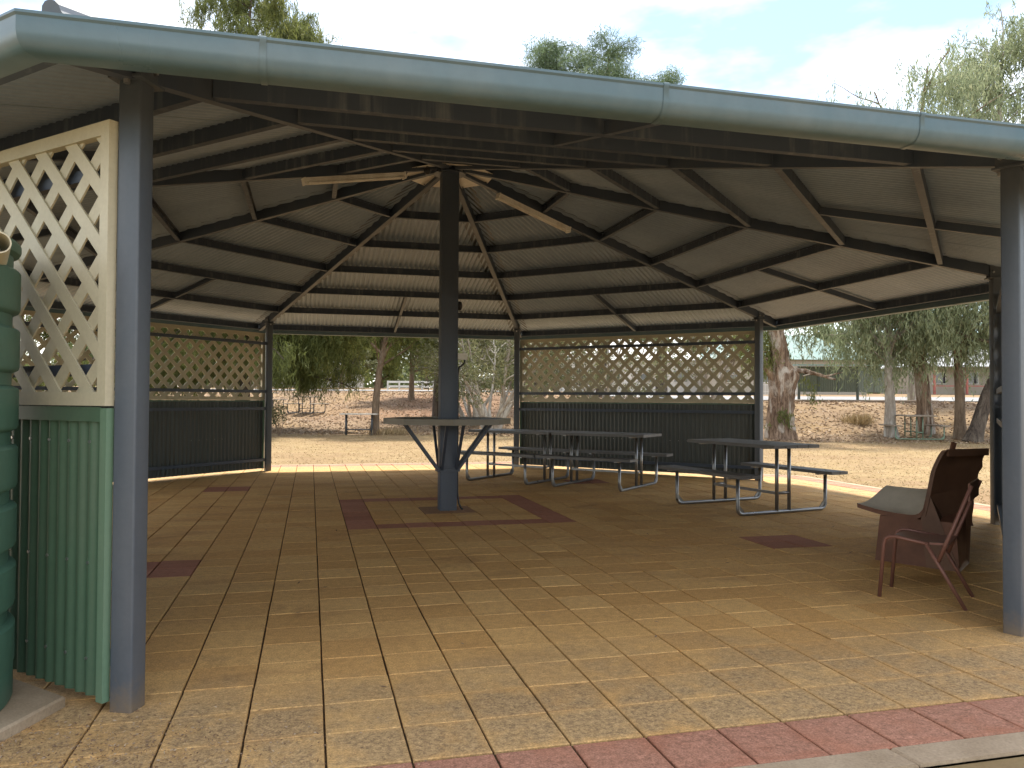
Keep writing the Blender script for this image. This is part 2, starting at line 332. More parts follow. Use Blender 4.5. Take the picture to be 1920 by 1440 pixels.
# ------------------------------------------------------------------ paving
T8 = math.tan(R_(22.5)); A_IN = 6.31; A_RED = 6.62; A_KERB = 6.76
def octv(a, z): r = a/math.cos(R_(22.5)); return [(r*math.cos(R_(22.5+45*k)), r*math.sin(R_(22.5+45*k)), z) for k in range(8)]
mb = MB(); mb.add(octv(A_KERB, -0.12)+octv(A_KERB, -0.012), [tuple(range(8, 16))]+[(i, (i+1) % 8, 8+(i+1) % 8, 8+i) for i in range(8)])
paving = mb.build('paving', M_sand); tag(paving, kind='structure')
def clip_oct(poly, a):
    for k in range(8):
        nx, ny = math.cos(R_(45*k)), math.sin(R_(45*k)); res = []
        for i in range(len(poly)):
            p, q = poly[i], poly[(i+1) % len(poly)]; dp = p[0]*nx+p[1]*ny-a; dq = q[0]*nx+q[1]*ny-a
            if dp <= 0: res.append(p)
            if (dp < 0) != (dq < 0) and abs(dp-dq) > 1e-9:
                t = dp/(dp-dq); res.append((p[0]+t*(q[0]-p[0]), p[1]+t*(q[1]-p[1])))
        poly = res
        if len(poly) < 3: return []
    return poly
def paver_geo(poly, z=0.0, bev=0.0035, dep=0.03, tilt=(0, 0)):
    cx = sum(p[0] for p in poly)/len(poly); cy = sum(p[1] for p in poly)/len(poly); n = len(poly); vs = []
    for ins, dz in ((0, -dep), (0, -bev), (bev, 0)):
        for x, y in poly:
            dx, dy = cx-x, cy-y; l = math.hypot(dx, dy) or 1
            k = ins*1.3/l; xx, yy = x+dx*k, y+dy*k
            vs.append((xx, yy, z+dz+(tilt[0]*(xx-cx)+tilt[1]*(yy-cy) if dz > -dep else 0)))
    fs = [tuple(range(2*n, 3*n))]+[(l*n+i, l*n+(i+1) % n, (l+1)*n+(i+1) % n, (l+1)*n+i) for l in (0, 1) for i in range(n)]
    return vs, fs
def colour_of(i, j):
    x, y = (i+0.5)*0.3, (j+0.5)*0.3; ax, ay = abs(x), abs(y)
    if max(ax, ay) < 1.2 and max(ax, ay) > 0.9: return 'r'
    if max(ax, ay) < 0.3: return 'b'
    if 2.4 < ax < 3.0 and 2.4 < ay < 3.0: return 'r'
    return 's'
cells = []
for i in range(-22, 22):
    for j in range(-22, 22):
        gx = 0.0044; gy = 0.0028
        sq = [(i*.3+gx, j*.3+gy), (i*.3+.3-gx, j*.3+gy), (i*.3+.3-gx, j*.3+.3-gy), (i*.3+gx, j*.3+.3-gy)]
        p = clip_oct(sq, A_IN-0.004)
        if len(p) >= 3:
            ar = abs(sum(p[k][0]*p[(k+1) % len(p)][1]-p[(k+1) % len(p)][0]*p[k][1] for k in range(len(p))))/2
            if ar > 0.004: cells.append((i, j, p, len(p) == 4 and ar > 0.082))
MATS = {'s': M_pav, 'r': M_red, 'b': M_brown}
def in_view(x, y):
    dx, dy = x-CAM.x, y-CAM.y; t = dx*f2.x+dy*f2.y; s = dx*r2.x+dy*r2.y
    return t > 2.2 and abs(s) < t*0.69, t
ranked = sorted([(in_view((i+.5)*.3, (j+.5)*.3)[1], n) for n, (i, j, p, full) in enumerate(cells) if in_view((i+.5)*.3, (j+.5)*.3)[0]])
big = set(n for _, n in ranked[:292])
proto = {}
for key in 'srb':
    for vnt in range(4):
        q = [(-.15+.0044, -.15+.0028), (.15-.0044, -.15+.0028), (.15-.0044, .15-.0028), (-.15+.0044, .15-.0028)]
        q = [(x+random.uniform(-.0012, .0012), y+random.uniform(-.0012, .0012)) for x, y in q]
        vs, fs = paver_geo(q); me = bpy.data.meshes.new('paver'); me.from_pydata(vs, [], fs); me.materials.append(MATS[key]); proto[key, vnt] = me
rest = {'s': MB(), 'r': MB(), 'b': MB()}
for n, (i, j, p, full) in enumerate(cells):
    key = colour_of(i, j); dz = random.uniform(-.0016, .0016); tl = (random.uniform(-.006, .006), random.uniform(-.006, .006))
    if n in big:
        if full:
            o = bpy.data.objects.new('paver', proto[key, random.randrange(4)]); COL.objects.link(o)
            o.location = ((i+.5)*.3, (j+.5)*.3, dz); o.rotation_euler = (tl[1], tl[0], random.uniform(-.002, .002))
        else:
            vs, fs = paver_geo(p, dz, tilt=tl); o = mesh_obj('paver', vs, fs, MATS[key])
        o.parent = paving
    else:
        vs, fs = paver_geo(p, dz, tilt=tl); rest[key].add(vs, fs)
for key, mb in rest.items():
    o = mb.build('paver', MATS[key], paving); o['kind'] = 'stuff'
# red border course and concrete edging along each side
for k in range(8):
    th = R_(45*k); nx, ny = math.cos(th), math.sin(th); tx, ty = -ny, nx
    half_in = A_IN*T8; m = int(math.ceil(A_RED*T8/0.3))+1
    for q in range(-m, m):
        w0, w1 = q*.3+.005, q*.3+.295
        poly = [(A_IN+.004, w0), (A_RED-.004, w0), (A_RED-.004, w1), (A_IN+.004, w1)]
        if k % 2: poly = poly
        P_ = []
        for a, ww in poly:
            lim = a*T8-.004; P_.append((a, max(-lim, min(lim, ww))))
        if max(b for a, b in P_)-min(b for a, b in P_) < .03: continue
        if abs(P_[0][1]-P_[3][1]) < 1e-6: P_ = P_[:3]
        if abs(P_[1][1]-P_[2][1]) < 1e-6: continue
        P_ = [(a*nx+ww*tx, a*ny+ww*ty) for a, ww in P_]
        vs, fs = paver_geo(P_, random.uniform(-.0016, .0016)); mesh_obj('border_paver', vs, fs, M_red, paving)
    mb = MB(); lim0, lim1 = (A_RED+.004)*T8, A_KERB*T8; nseg = 5
    for q in range(nseg):
        u0 = -1+2*q/nseg+.001; u1 = -1+2*(q+1)/nseg-.001
        quad = [(A_RED+.004, u0*lim0), (A_KERB, u0*lim1), (A_KERB, u1*lim1), (A_RED+.004, u1*lim0)]
        vs, fs = paver_geo([(a*nx+ww*tx, a*ny+ww*ty) for a, ww in quad], 0.002, 0.008, 0.09)
        mesh_obj('concrete_edging', vs, fs, M_conc, paving)

# ------------------------------------------------------------------ shelter
ZT = 2.639; SL = 0.2486; RS = 0.2297; RAFD = 0.125
shelter = empty('picnic_shelter'); tag(shelter, 'large octagonal open picnic shelter with corrugated roof, slate posts and cream lattice screens', 'shelter')
def zpl(a): return ZT+(5.543-a)*SL
def Pn(k, a, w_, z):           # panel k (normal at 45k degrees): outward a, along w
    th = R_(45*k); return Vector((a*math.cos(th)-w_*math.sin(th), a*math.sin(th)+w_*math.cos(th), z))
def hipv(ang, r, z): return Vector((r*math.cos(R_(ang)), r*math.sin(R_(ang)), z))
HIPS = [22.5+45*k for k in range(8)]
def csec(wd, dp, t=.003, lip=.015): # C section, open to +x; bottom at y=0
    return [(-wd/2, 0), (wd/2, 0), (wd/2, lip), (wd/2-t, lip), (wd/2-t, t), (-wd/2+t, t), (-wd/2+t, dp-t), (wd/2-t, dp-t), (wd/2-t, dp-lip), (wd/2, dp-lip), (wd/2, dp), (-wd/2, dp)]
for ang in HIPS:
    e = Vector((math.cos(R_(ang)), math.sin(R_(ang)), 0)); s_ = Vector((-e.y, e.x, 0))
    # post: square hollow section with rounded corners
    mb = MB(); b = .05; r_ = .009; pr = []
    for cx, cy, a0 in ((b-r_, b-r_, 0), (-b+r_, b-r_, 90), (-b+r_, -b+r_, 180), (b-r_, -b+r_, 270)):
        for q in range(4): a = R_(a0+30*q); pr.append((cx+r_*math.cos(a), cy+r_*math.sin(a)))
    vs = []; n = len(pr)
    for z in (-.01, 2.66):
        for x, y in pr: vs.append(hipv(ang, 6, z)+e*x+s_*y)
    mb.add(vs, [(i, (i+1) % n, n+(i+1) % n, n+i) for i in range(n)]+[tuple(range(n, 2*n))])
    post = shade_auto(mb.build('post', M_post, shelter), 50)
    mb = MB(); mb.box(hipv(ang, 6, 2.632), (.17, .15, .012), (e, s_, Vector((0, 0, 1))))
    for q in (-1, 1): mb.box(hipv(ang, 6, 2.70)+s_*q*.045, (.15, .008, .125), (e, s_, Vector((0, 0, 1))))
    mb.build('cleat', M_post, post)
    mb = MB()
    for q in (-1, 1):
        for dx in (-.045, .045): MB().tube([hipv(ang, 6, 2.69)+e*dx+s_*q*.049, hipv(ang, 6, 2.69)+e*dx+s_*q*.066], .011, 6).build('bolt', M_bolt, post)
        MB().tube([hipv(ang, 6, 2.604)+e*.068*q, hipv(ang, 6, 2.628)+e*.068*q], .013, 6).build('bolt', M_bolt, post)
    # hip rafter
    zr = lambda r: ZT+(6-r)*RS
    mb = MB(); mb.extrude([(-.032, 0), (.032, 0), (.032, RAFD), (-.032, RAFD)], hipv(ang, .16, zr(.16)), hipv(ang, 6.46, zr(6.46)))
    mb.build('hip_rafter', M_beam, shelter)
    # hip capping on top of the roof
    zc = lambda r: zr(r)+RAFD+.012
    prof = []
    for q in range(7): a = R_(180-30*q); prof.append((.038*math.cos(a), .03+.04*math.sin(a)))
    prof = [(-.17, -.028), (-.05, .012)]+prof+[(.05, .012), (.17, -.028), (.17, -.032), (0, .0), (-.17, -.032)]
    mb = MB(); mb.extrude(prof, hipv(ang, 0.05, zc(.05)), hipv(ang, 6.50, zc(6.50))); mb.build('hip_cap', M_post, shelter)
PURL = [1.32, 2.25, 3.18, 4.10, 5.03, 5.95]
A_EAVE = 6.085
for k in range(8):
    for a in PURL:
        lim = a*T8-.034; z0 = zpl(a)+RAFD-.010-.10
        mb = MB(); mb.extrude(csec(.05, .10), Pn(k, a, -lim, z0), Pn(k, a, lim, z0), (0, 0, 1), 1)
        mb.build('purlin', M_purlin, shelter)
    for a0, a1 in ((PURL[3], PURL[4]), (PURL[4], PURL[5])):
        mb = MB(); mb.extrude(csec(.045, .07, .003, .012), Pn(k, a0+.027, .02, zpl(a0+.027)+.018), Pn(k, a1-.027, .02, zpl(a1-.027)+.018)); mb.build('bridging', M_beam, shelter)
    # corrugated sheets, 0.762 m cover each
    wmax = A_EAVE*T8; i0 = math.floor(-wmax/.762-.5); i1 = math.ceil(wmax/.762+.5); amp = .0115; step = .076/8
    off = .381
    for i in range(i0, i1):
        wa = max(-wmax, i*.762+off); wb = min(wmax, (i+1)*.762+off+.03)
        if wb-wa < .02: continue
        m = max(2, int((wb-wa)/step)); V = []; F = []
        dz = .0012 if i % 2 else 0
        for q in range(m+1):
            ww = wa+(wb-wa)*q/m; am = min(A_EAVE, abs(ww)/T8+.0)
            cz = amp*math.cos(2*math.pi*ww/.076)+dz
            for a in (am, A_EAVE): V.append(Pn(k, a, ww, zpl(a)+RAFD+cz))
        F = [(2*q, 2*q+1, 2*q+3, 2*q+2) for q in range(m)]
        mesh_obj('roof_sheet', V, F, M_sheet, shelter, True)
    # gutter
    prof = [(6.035, 2.600), (6.035, 2.497), (6.042, 2.490), (6.115, 2.490), (6.140, 2.500), (6.156, 2.520), (6.163, 2.548), (6.163, 2.598), (6.170, 2.606), (6.168, 2.617), (6.158, 2.621), (6.150, 2.615), (6.150, 2.606), (6.158, 2.600), (6.158, 2.548), (6.151, 2.523), (6.137, 2.505), (6.115, 2.495), (6.045, 2.495), (6.040, 2.500), (6.040, 2.600)]
    V = [Pn(k, a, sg*a*T8, z) for sg in (-1, 1) for a, z in prof]; n = len(prof)
    F = [(i, (i+1) % n, n+(i+1) % n, n+i) for i in range(n)]
    gut = shade_auto(mesh_obj('gutter', V, F, M_gut, shelter), 35)
    for ww in ((-1.75, -.15, 1.12, 2.05) if k == 6 else (-1.2, 1.0)):
        mb = MB(); pj = [(6.033, 2.49), (6.042, 2.487), (6.115, 2.487), (6.142, 2.497), (6.159, 2.519), (6.166, 2.548), (6.166, 2.598), (6.173, 2.606), (6.171, 2.619), (6.158, 2.624)]
        V = [Pn(k, a, ww+q, z) for q in (-.012, .012) for a, z in pj]; n = len(pj)
        mesh_obj('gutter_joint', V, [(i, i+1, n+i+1, n+i) for i in range(n-1)], M_gut, gut, True)
    # pale plates near the apex
    a0, a1 = .13, .50; V = []
    for a in (a0, a1):
        for sg in (-1, 1): V.append(Pn(k, a, sg*(a*T8-.036 if a > .2 else a*T8-.034), zpl(a)+.045))
    V += [v-Vector((0, 0, .004)) for v in V]
    pl = mesh_obj('apex_plate', V, [(0, 1, 3, 2), (4, 6, 7, 5), (2, 3, 7, 6), (0, 4, 5, 1), (0, 2, 6, 4), (1, 5, 7, 3)], M_plate, shelter)
    for sg in (-1, 1): c = Pn(k, .47, sg*.13, zpl(.47)+.040); MB().tube([c, c-Vector((0, 0, .008))], .008, 6).build('screw', M_black, pl)
# centre post
mb = MB(); b = .10; r_ = .012; pr = []
for cx, cy, a0 in ((b-r_, b-r_, 0), (-b+r_, b-r_, 90), (-b+r_, -b+r_, 180), (b-r_, -b+r_, 270)):
    for q in range(4): a = R_(a0+30*q); pr.append((cx+r_*math.cos(a), cy+r_*math.sin(a)))
n = len(pr); vs = [(x, y, z) for z in (-.01, 4.02) for x, y in pr]
mb.add(vs, [(i, (i+1) % n, n+(i+1) % n, n+i) for i in range(n)]+[tuple(range(n, 2*n))])
cpost = shade_auto(mb.build('centre_post', M_beam, shelter), 50); tag(cpost, 'square slate blue centre post carrying the roof apex')
mb = MB(); mb.lathe([(.19, 3.955), (.19, 3.965)], n=24); mb.build('apex_ring', M_beam, cpost)

# walls: cream lattice above, green corrugated sheet below, girts inside
def wall(k):
    th = R_(45*k); nv = Vector((math.cos(th), math.sin(th), 0)); tv = Vector((-math.sin(th), math.cos(th), 0)); Z = Vector((0, 0, 1))
    half = 6*math.sin(R_(22.5)); W = half-.040
    for z in (2.27, 1.415, 1.11, .20):
        mb = MB(); mb.beam(Pn(k, 5.563, -half+.052, z), Pn(k, 5.563, half-.052, z), .045, .05); mb.build('girt', M_beam, shelter)
    z0, z1 = 1.262, 2.456; fw = .058; aF = 5.618
    mb = MB()
    for z in (z0+fw/2, z1-fw/2): mb.box(Pn(k, aF, 0, z), (.040, 2*W-2*fw, fw), (nv, tv, Z))
    for sg in (-1, 1): mb.box(Pn(k, aF, sg*(W-fw/2), (z0+z1)/2), (.040, fw, z1-z0), (nv, tv, Z))
    fr = mb.build('lattice_frame', M_cream, shelter)
    # slats: two layers at 45 degrees, each cut to the opening
    X0, X1, Y0, Y1 = -W+fw-.004, W-fw+.004, z0+fw-.004, z1-fw+.004; pitch = .230; sw = .062; thk = .009
    for layer, sgn in ((0, 1), (1, -1)):
        c = (Y0-X1 if sgn > 0 else Y0+X0)-.1+random.uniform(0, .1)
        while c < (Y1-X0 if sgn > 0 else Y1+X1)+.1:
            # line y = sgn*x + c with half width in y = sw/sqrt2*... clip polygon
            hw = sw*.7071
            sl_ = sgn*(1+random.uniform(-.007, .007)); c_ = c+random.uniform(-.004, .004)
            poly = [(-9, sl_*-9+c_-hw), (9, sl_*9+c_-hw), (9, sl_*9+c_+hw), (-9, sl_*-9+c_+hw)]
            for ax, lim, s in ((0, X0, 1), (0, X1, -1), (1, Y0, 1), (1, Y1, -1)):
                res = []
                for i in range(len(poly)):
                    p, q = poly[i], poly[(i+1) % len(poly)]; dp = (p[ax]-lim)*s; dq = (q[ax]-lim)*s
                    if dp >= 0: res.append(p)
                    if (dp > 0) != (dq > 0) and abs(dp-dq) > 1e-9: t = dp/(dp-dq); res.append((p[0]+t*(q[0]-p[0]), p[1]+t*(q[1]-p[1])))
                poly = res
                if len(poly) < 3: break
            if len(poly) >= 3:
                a0 = aF-.001+(.0 if layer else -.0105); n = len(poly)
                jit = random.uniform(-.001, .001)
                V = [Pn(k, a0+d+jit, x, y) for d in (0, thk) for x, y in poly]
                mesh_obj('lattice_slat', V, [tuple(range(n)), tuple(reversed(range(n, 2*n)))]+[(i, n+i, n+(i+1) % n, (i+1) % n) for i in range(n)], M_cream, fr)
            c += pitch*1.0
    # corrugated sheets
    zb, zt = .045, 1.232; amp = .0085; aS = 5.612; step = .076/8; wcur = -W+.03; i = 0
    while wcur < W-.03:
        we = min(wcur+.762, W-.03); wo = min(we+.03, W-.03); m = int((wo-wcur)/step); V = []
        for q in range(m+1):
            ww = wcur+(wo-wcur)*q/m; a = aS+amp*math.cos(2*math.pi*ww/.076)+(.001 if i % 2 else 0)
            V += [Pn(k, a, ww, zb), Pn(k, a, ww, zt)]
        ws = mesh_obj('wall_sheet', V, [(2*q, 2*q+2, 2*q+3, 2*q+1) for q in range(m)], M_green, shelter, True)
        mb = MB()
        for z in (.2, 1.11, .60):
            for ww in np.arange(wcur+.076, we, .152):
                ww = round(ww/.076)*.076; c = Pn(k, aS+amp, ww, z); mb.tube([c, c+nv*.006], .007, 6)
        mb.build('screw', M_bolt, ws)['kind'] = 'stuff'
        wcur = we; i += 1
    mb = MB(); mb.box(Pn(k, 5.6275, 0, 1.226), (.005, 2*W-.09, .062), (nv, tv, Z)); mb.build('flashing', M_green, shelter)
    for sg in (-1, 1):
        mb = MB(); mb.box(Pn(k, 5.6275, sg*(W-.022), .645), (.006, .044, 1.215), (nv, tv, Z)); mb.box(Pn(k, 5.611, sg*(W-.0015), .645), (.027, .003, 1.215), (nv, tv, Z))
        mb.build('edge_trim', M_trim, shelter)
for k in (1, 3, 5, 7): wall(k)

# ------------------------------------------------------------------ things fixed to the shelter
def batten(ang, ra, rb, label):
    zr = lambda r: ZT+(6-r)*RS
    p0, p1 = hipv(ang, ra, zr(ra)-.004), hipv(ang, rb, zr(rb)-.004); d_ = (p1-p0).normalized(); u_ = Vector((0, 0, 1)); u_ = (u_-d_*u_.dot(d_)).normalized(); c = (p0+p1)/2
    t = empty('batten_light', c); tag(t, label, 'light', 'fluorescent battens under the roof')
    q0, q1 = p0-c, p1-c
    mb = MB(); mb.extrude([(-.035, 0), (-.035, -.035), (-.016, -.055), (.016, -.055), (.035, -.035), (.035, 0)], q0, q1); mb.build('body', M_batten, t)
    X = u_.cross(d_)
    for q in (-.042, .042): MB().tube([q0+X*q*.7-u_*.056+d_*.03, q1+X*q*.7-u_*.056-d_*.03], .0125, 8).build('tube', M_batten, t)
    for q in (q0, q1): MB().box(q-u_*.035, (.085, .075, .018), (X, u_, d_)).build('end_cap', M_batten, t)
batten(202.5, .62, 1.80, 'long cream fluorescent batten under the hip rafter left of the centre post')
batten(22.5, .72, 1.87, 'cream fluorescent batten under the hip rafter right of the centre post')

t = empty('post_table', (0, 0, 0)); tag(t, 'octagonal bar-height table with metal edge fixed round the centre post', 'table')
TR = .755; rot = 265
V = [(TR*math.cos(R_(rot+45*q)), TR*math.sin(R_(rot+45*q)), z) for z in (1.012, 1.075) for q in range(8)]
for q in range(8):
    a, b = R_(rot+45*q), R_(rot+45*q+45); pa = Vector((math.cos(a), math.sin(a), 0))*TR; pb = Vector((math.cos(b), math.sin(b), 0))*TR
    mb = MB(); mb.beam(pa*.985+Vector((0, 0, 1.043)), pb*.985+Vector((0, 0, 1.043)), .012, .066); mb.build('edge_strip', M_tedge, t)
def ring(ri, ro, z0, z1):
    V = []; F = []
    for q in range(8):
        a = R_(rot+45*q)
        for rr, z in ((ri, z0), (ro, z0), (ro, z1), (ri, z1)): V.append((rr*math.cos(a), rr*math.sin(a), z))
    for q in range(8):
        i, j = 4*q, 4*((q+1) % 8)
        F += [(i+e, i+(e+1) % 4, j+(e+1) % 4, j+e) for e in range(4)]
    return V, F
mb = MB(); mb.add(*ring(.165, TR*.972, 1.030, 1.068)); mb.build('table_top', M_alu, t)
for dx, dy in ((1, 0), (-1, 0), (0, 1), (0, -1)):
    for q in (-.085, .085):
        px, py = -dy, dx
        mb = MB(); mb.beam((dx*.118+px*q, dy*.118+py*q, .48), (dx*.52+px*q*1.1, dy*.52+py*q*1.1, 1.025), .030, .030); mb.build('strut', M_beam, t)
    mb = MB(); mb.box((dx*.116, dy*.116, .475), (.03 if dx else .20, .03 if dy else .20, .045)); mb.build('bracket', M_beam, t)
o = MB().box((.152, -.03, 1.80), (.13, .10, .075), bev=.008).build('junction_box', M_plate); tag(o, 'small cream metal box on the right of the centre post above the table', 'box')
mb = MB().box((.088, -.03, 1.80), (.014, .14, .11)); mb.build('mount_plate', M_beam, o)
o = MB().tube([(.19, -.03, 1.765), (.19, -.03, 1.73), (.165, -.03, 1.70), (.122, -.03, 1.67), (.113, -.03, 1.60), (.113, -.04, .50), (.114, -.04, .20), (.13, -.045, .08), (.155, -.05, .025), (.175, -.055, .006)], .011, 8).build('conduit', M_black, None, True)
tag(o, 'black conduit running down the right side of the centre post', 'conduit')
mb = MB(); mb.lathe([(.03, -.03), (.05, -.022), (.056, 0), (.05, .02), (.03, .03)], (0, 0, 0), 16)
o = mb.build('alarm_bell', M_black, None, True); o.rotation_euler = (0, R_(90), 0); o.location = (.125, -.02, 2.40); tag(o, 'small black round fitting high on the right of the centre post', 'fitting')
mb = MB(); mb.tube([(-.30, -.24, 4.02), (-.30, -.24, 3.945)], .006, 6); mb.lathe([(.015, -.03), (.034, -.012), (.04, .012), (.03, .045), (.012, .06)], (-.30, -.24, 3.90), 12)
mb.tube([(-.30, -.24, 3.90), (-.20, -.18, 3.945), (-.11, -.11, 3.95)], .005, 6)
o = mb.build('lamp_holder', M_black, None, True); tag(o, 'black lamp holder hanging by the top of the centre post', 'lamp holder')

# ------------------------------------------------------------------ water tank on its slab
Rk = .55; TC = (-2.765-.955*Rk, -5.40-.296*Rk)
s_dir = Vector((.13, .31, 0)).normalized(); s_nrm = Vector((-s_dir.y, s_dir.x, 0))
corner = Vector((-2.55, -5.47, 0))
sl = []
for d1, d2 in ((0, 0), (0, 1.3), (-1.3, 1.3), (-1.3, 0)): sl.append(corner+s_dir*d1+Vector((-.79, .61, 0))*d2*(0.45 if d1 == 0 else .9))
sl = [corner, corner+Vector((-.44, .45, 0)), corner+Vector((-1.25, -.22, 0)), corner+s_dir*-1.1+Vector((-.5, 0, 0)), corner+s_dir*-1.05]
V = [(q.x+(TC[0]-q.x)*i, q.y+(TC[1]-q.y)*i, z) for i, z in ((0, -.005), (.0, .036), (.012, .045)) for q in sl]; n = len(sl)
o = mesh_obj('tank_slab', V, [tuple(reversed(range(2*n, 3*n)))]+[(l*n+i, l*n+(i+1) % n, (l+1)*n+(i+1) % n, (l+1)*n+i) for l in (0, 1) for i in range(n)], M_conc)
tag(o, 'thin pale concrete slab under the green water tank', 'slab')
tank = empty('water_tank', (TC[0], TC[1], .045)); tag(tank, 'dark green ribbed round water tank at the left edge beside the lattice wall', 'water tank')
prof = [(Rk-.012, 0), (Rk-.004, .015)]; z = .16
prof += [(Rk-.004, .135)]
zz = .15
while zz < 1.80:
    prof += [(Rk-.004, zz), (Rk, zz+.012), (Rk, zz+.160), (Rk-.006, zz+.168), (Rk-.028, zz+.178), (Rk-.028, zz+.228), (Rk-.006, zz+.240)]
    zz += .243
prof += [(Rk, zz+.01), (Rk, zz+.03), (Rk-.01, zz+.045), (Rk-.05, zz+.055), (Rk-.35, zz+.13), (.02, zz+.17)]
body = shade_auto(MB().lathe(prof, n=96).build('body', M_tank, tank), 30)
mb = MB(); pxy = at(-8, 2.93); pc = Vector((pxy[0]-TC[0], pxy[1]-TC[1], 1.832)); dv = Vector((.35, -.9, .12)).normalized()
U = Vector((0, 0, 1)); U = (U-dv*U.dot(dv)).normalized(); X = U.cross(dv); n = 24; vs = []
for rr, off in ((.042, -.25), (.042, 0), (.037, 0), (.037, -.2)):
    for q in range(n): a = 2*math.pi*q/n; vs.append(pc+dv*off+(X*math.cos(a)+U*math.sin(a))*rr)
mb.add(vs, [(l*n+q, l*n+(q+1) % n, (l+1)*n+(q+1) % n, (l+1)*n+q) for l in range(3) for q in range(n)]+[tuple(range(3*n, 4*n))])
shade_auto(mb.build('inlet_pipe', M_cream, tank), 40)

# ------------------------------------------------------------------ picnic tables
def make_table(name, tube_m, slat_m, Lt=1.52, fs=1.08, span=1.36, hT=.80, hB=.465, nsl=4, seat_inner=.50, wt=.70):
    root = empty(name); tr = .021
    for sx in (-1, 1):
        x = sx*fs/2; mb = MB(); rb = .07; pts = [(x, -span/2, hB-.03), (x, -span/2, rb+tr)]
        for q in range(1, 5): a = R_(90*q/4); pts.append((x, -span/2+rb-rb*math.cos(a), tr+rb-rb*math.sin(a)))
        for q in range(0, 5): a = R_(90*q/4); pts.append((x, span/2-rb+rb*math.sin(a), tr+rb-rb*math.cos(a)))
        pts.append((x, span/2, hB-.03)); mb.tube(pts, tr, 10); mb.build('leg_frame', tube_m, root, True)
        for sy in (-1, 1):
            mb = MB(); mb.tube([(x, sy*.095, tr+.01), (x, sy*.095, hT-.05)], tr, 10); mb.build('upright', tube_m, root, True)
            mb = MB(); mb.box((x, sy*(span/2-.0), hB-.035), (.05, .27, .012)); mb.build('seat_bracket', tube_m, root)
            mb = MB(); y_ = sy*span/2; mb.add([(x-.004, y_, tr+.13), (x-.004, y_-sy*.11, tr+.01), (x-.004, y_, tr+.01), (x+.004, y_, tr+.13), (x+.004, y_-sy*.11, tr+.01), (x+.004, y_, tr+.01)], [(0, 1, 2), (5, 4, 3), (0, 3, 4, 1), (1, 4, 5, 2), (2, 5, 3, 0)]); mb.build('gusset', tube_m, root)
        mb = MB(); mb.box((x, 0, hT-.045), (.05, wt-.06, .012)); mb.build('top_bracket', tube_m, root)
        mb = MB(); mb.tube([(x, -.095, .235), (x, .095, .235)], .017, 8); mb.build('cross_tube', tube_m, root, True)
    mb = MB(); mb.beam((-fs/2, -.095, .235), (fs/2, -.095, .235), .03, .03); mb.build('stretcher', tube_m, root)
    pw = wt/nsl
    for q in range(nsl):
        mb = MB(); mb.box((0, -wt/2+pw*(q+.5), hT-.019), (Lt, pw-.006, .038), bev=.004); mb.build('top_plank', slat_m, root)
    for sy in (-1, 1):
        for q in (-1, 1):
            mb = MB(); mb.box((0, sy*span/2+q*.068, hB-.009), (Lt, .13, .036), bev=.004); mb.build('seat_plank', slat_m, root)
    return root
def axis_rot(dx, dy): return math.atan2(dy, dx)
tA = make_table('picnic_table', M_steel, M_alu); tA.location = (3.64, -.56, 0); tA.rotation_euler.z = axis_rot(.205, -.98)
tag(tA, 'nearest picnic table in the shelter, standing beside the open right side', 'picnic table', 'picnic tables in the shelter')
tB = copy_tree(tA); tB.location = (2.78, 2.05, 0); tB.rotation_euler.z = axis_rot(.683, -.73)
tag(tB, 'picnic table in front of the lattice wall, nearer of the two set end to end', 'picnic table', 'picnic tables in the shelter')
tC = copy_tree(tA); tC.location = (1.71, 3.17, 0); tC.rotation_euler.z = axis_rot(.683, -.73)
tag(tC, 'picnic table farther back, end to end with another beside the round-the-post table', 'picnic table', 'picnic tables in the shelter')
# outdoor tables
M_otop = painted('weathered_top', (0.52, 0.47, 0.40), 0.7, (0.3, 0.24, 0.18), 0.4); M_oleg = mat('dark_tube', (0.07, 0.075, 0.08), 0.5, 0.3); M_gleg = painted('green_tube', (0.13, 0.19, 0.13), 0.5)
M_obr = painted('brown_top', (0.24, 0.19, 0.14), 0.8)
def spot(px, t): x, y = at(px, t); return (x, y, tz(x, y)-.02)
o1 = make_table('picnic_table', M_oleg, M_otop, Lt=1.5); 
def bare(px, t, rz, label):      # table without benches
    r_ = empty('outdoor_table', spot(px, t), rz); tag(r_, label, 'table', 'tables out on the dry grass')
    for q in range(4):
        MB().box((0, -.26+q*.174, .76), (1.32, .168, .04), bev=.004).build('top_plank', M_otop, r_)
    for sx in (-1, 1):
        for sy in (-1, 1): MB().tube([(sx*.46, sy*.11, 0), (sx*.46, sy*.11, .74)], .026, 8).build('leg', M_oleg, r_, True)
        MB().box((sx*.46, 0, .733), (.05, .5, .014)).build('top_bracket', M_oleg, r_)
    MB().tube([(-.46, -.11, .20), (.46, -.11, .20)], .022, 8).build('stretcher', M_oleg, r_, True)
bare(674, 28.3, -YAW+R_(3), 'bare pale-topped table beside the forked tree trunk on the dry grass')
o1.location = spot(575, 37); o1.rotation_euler.z = -YAW+R_(75); tag(o1, 'small pale picnic table with benches on the slope under the hanging foliage', 'picnic table', 'tables out on the dry grass')
o2 = copy_tree(o1); o2.location = spot(498, 38.5); o2.rotation_euler.z = -YAW+R_(80); tag(o2, 'pale picnic table on the slope, cut off by the left back post', 'picnic table', 'tables out on the dry grass')
o3 = make_table('picnic_table', M_gleg, M_obr, Lt=1.5, span=1.5, wt=.95); o3.location = spot(1713, 26.3); o3.rotation_euler.z = -YAW+R_(82)
tag(o3, 'weathered picnic table with green tube legs below the gum trees', 'picnic table')

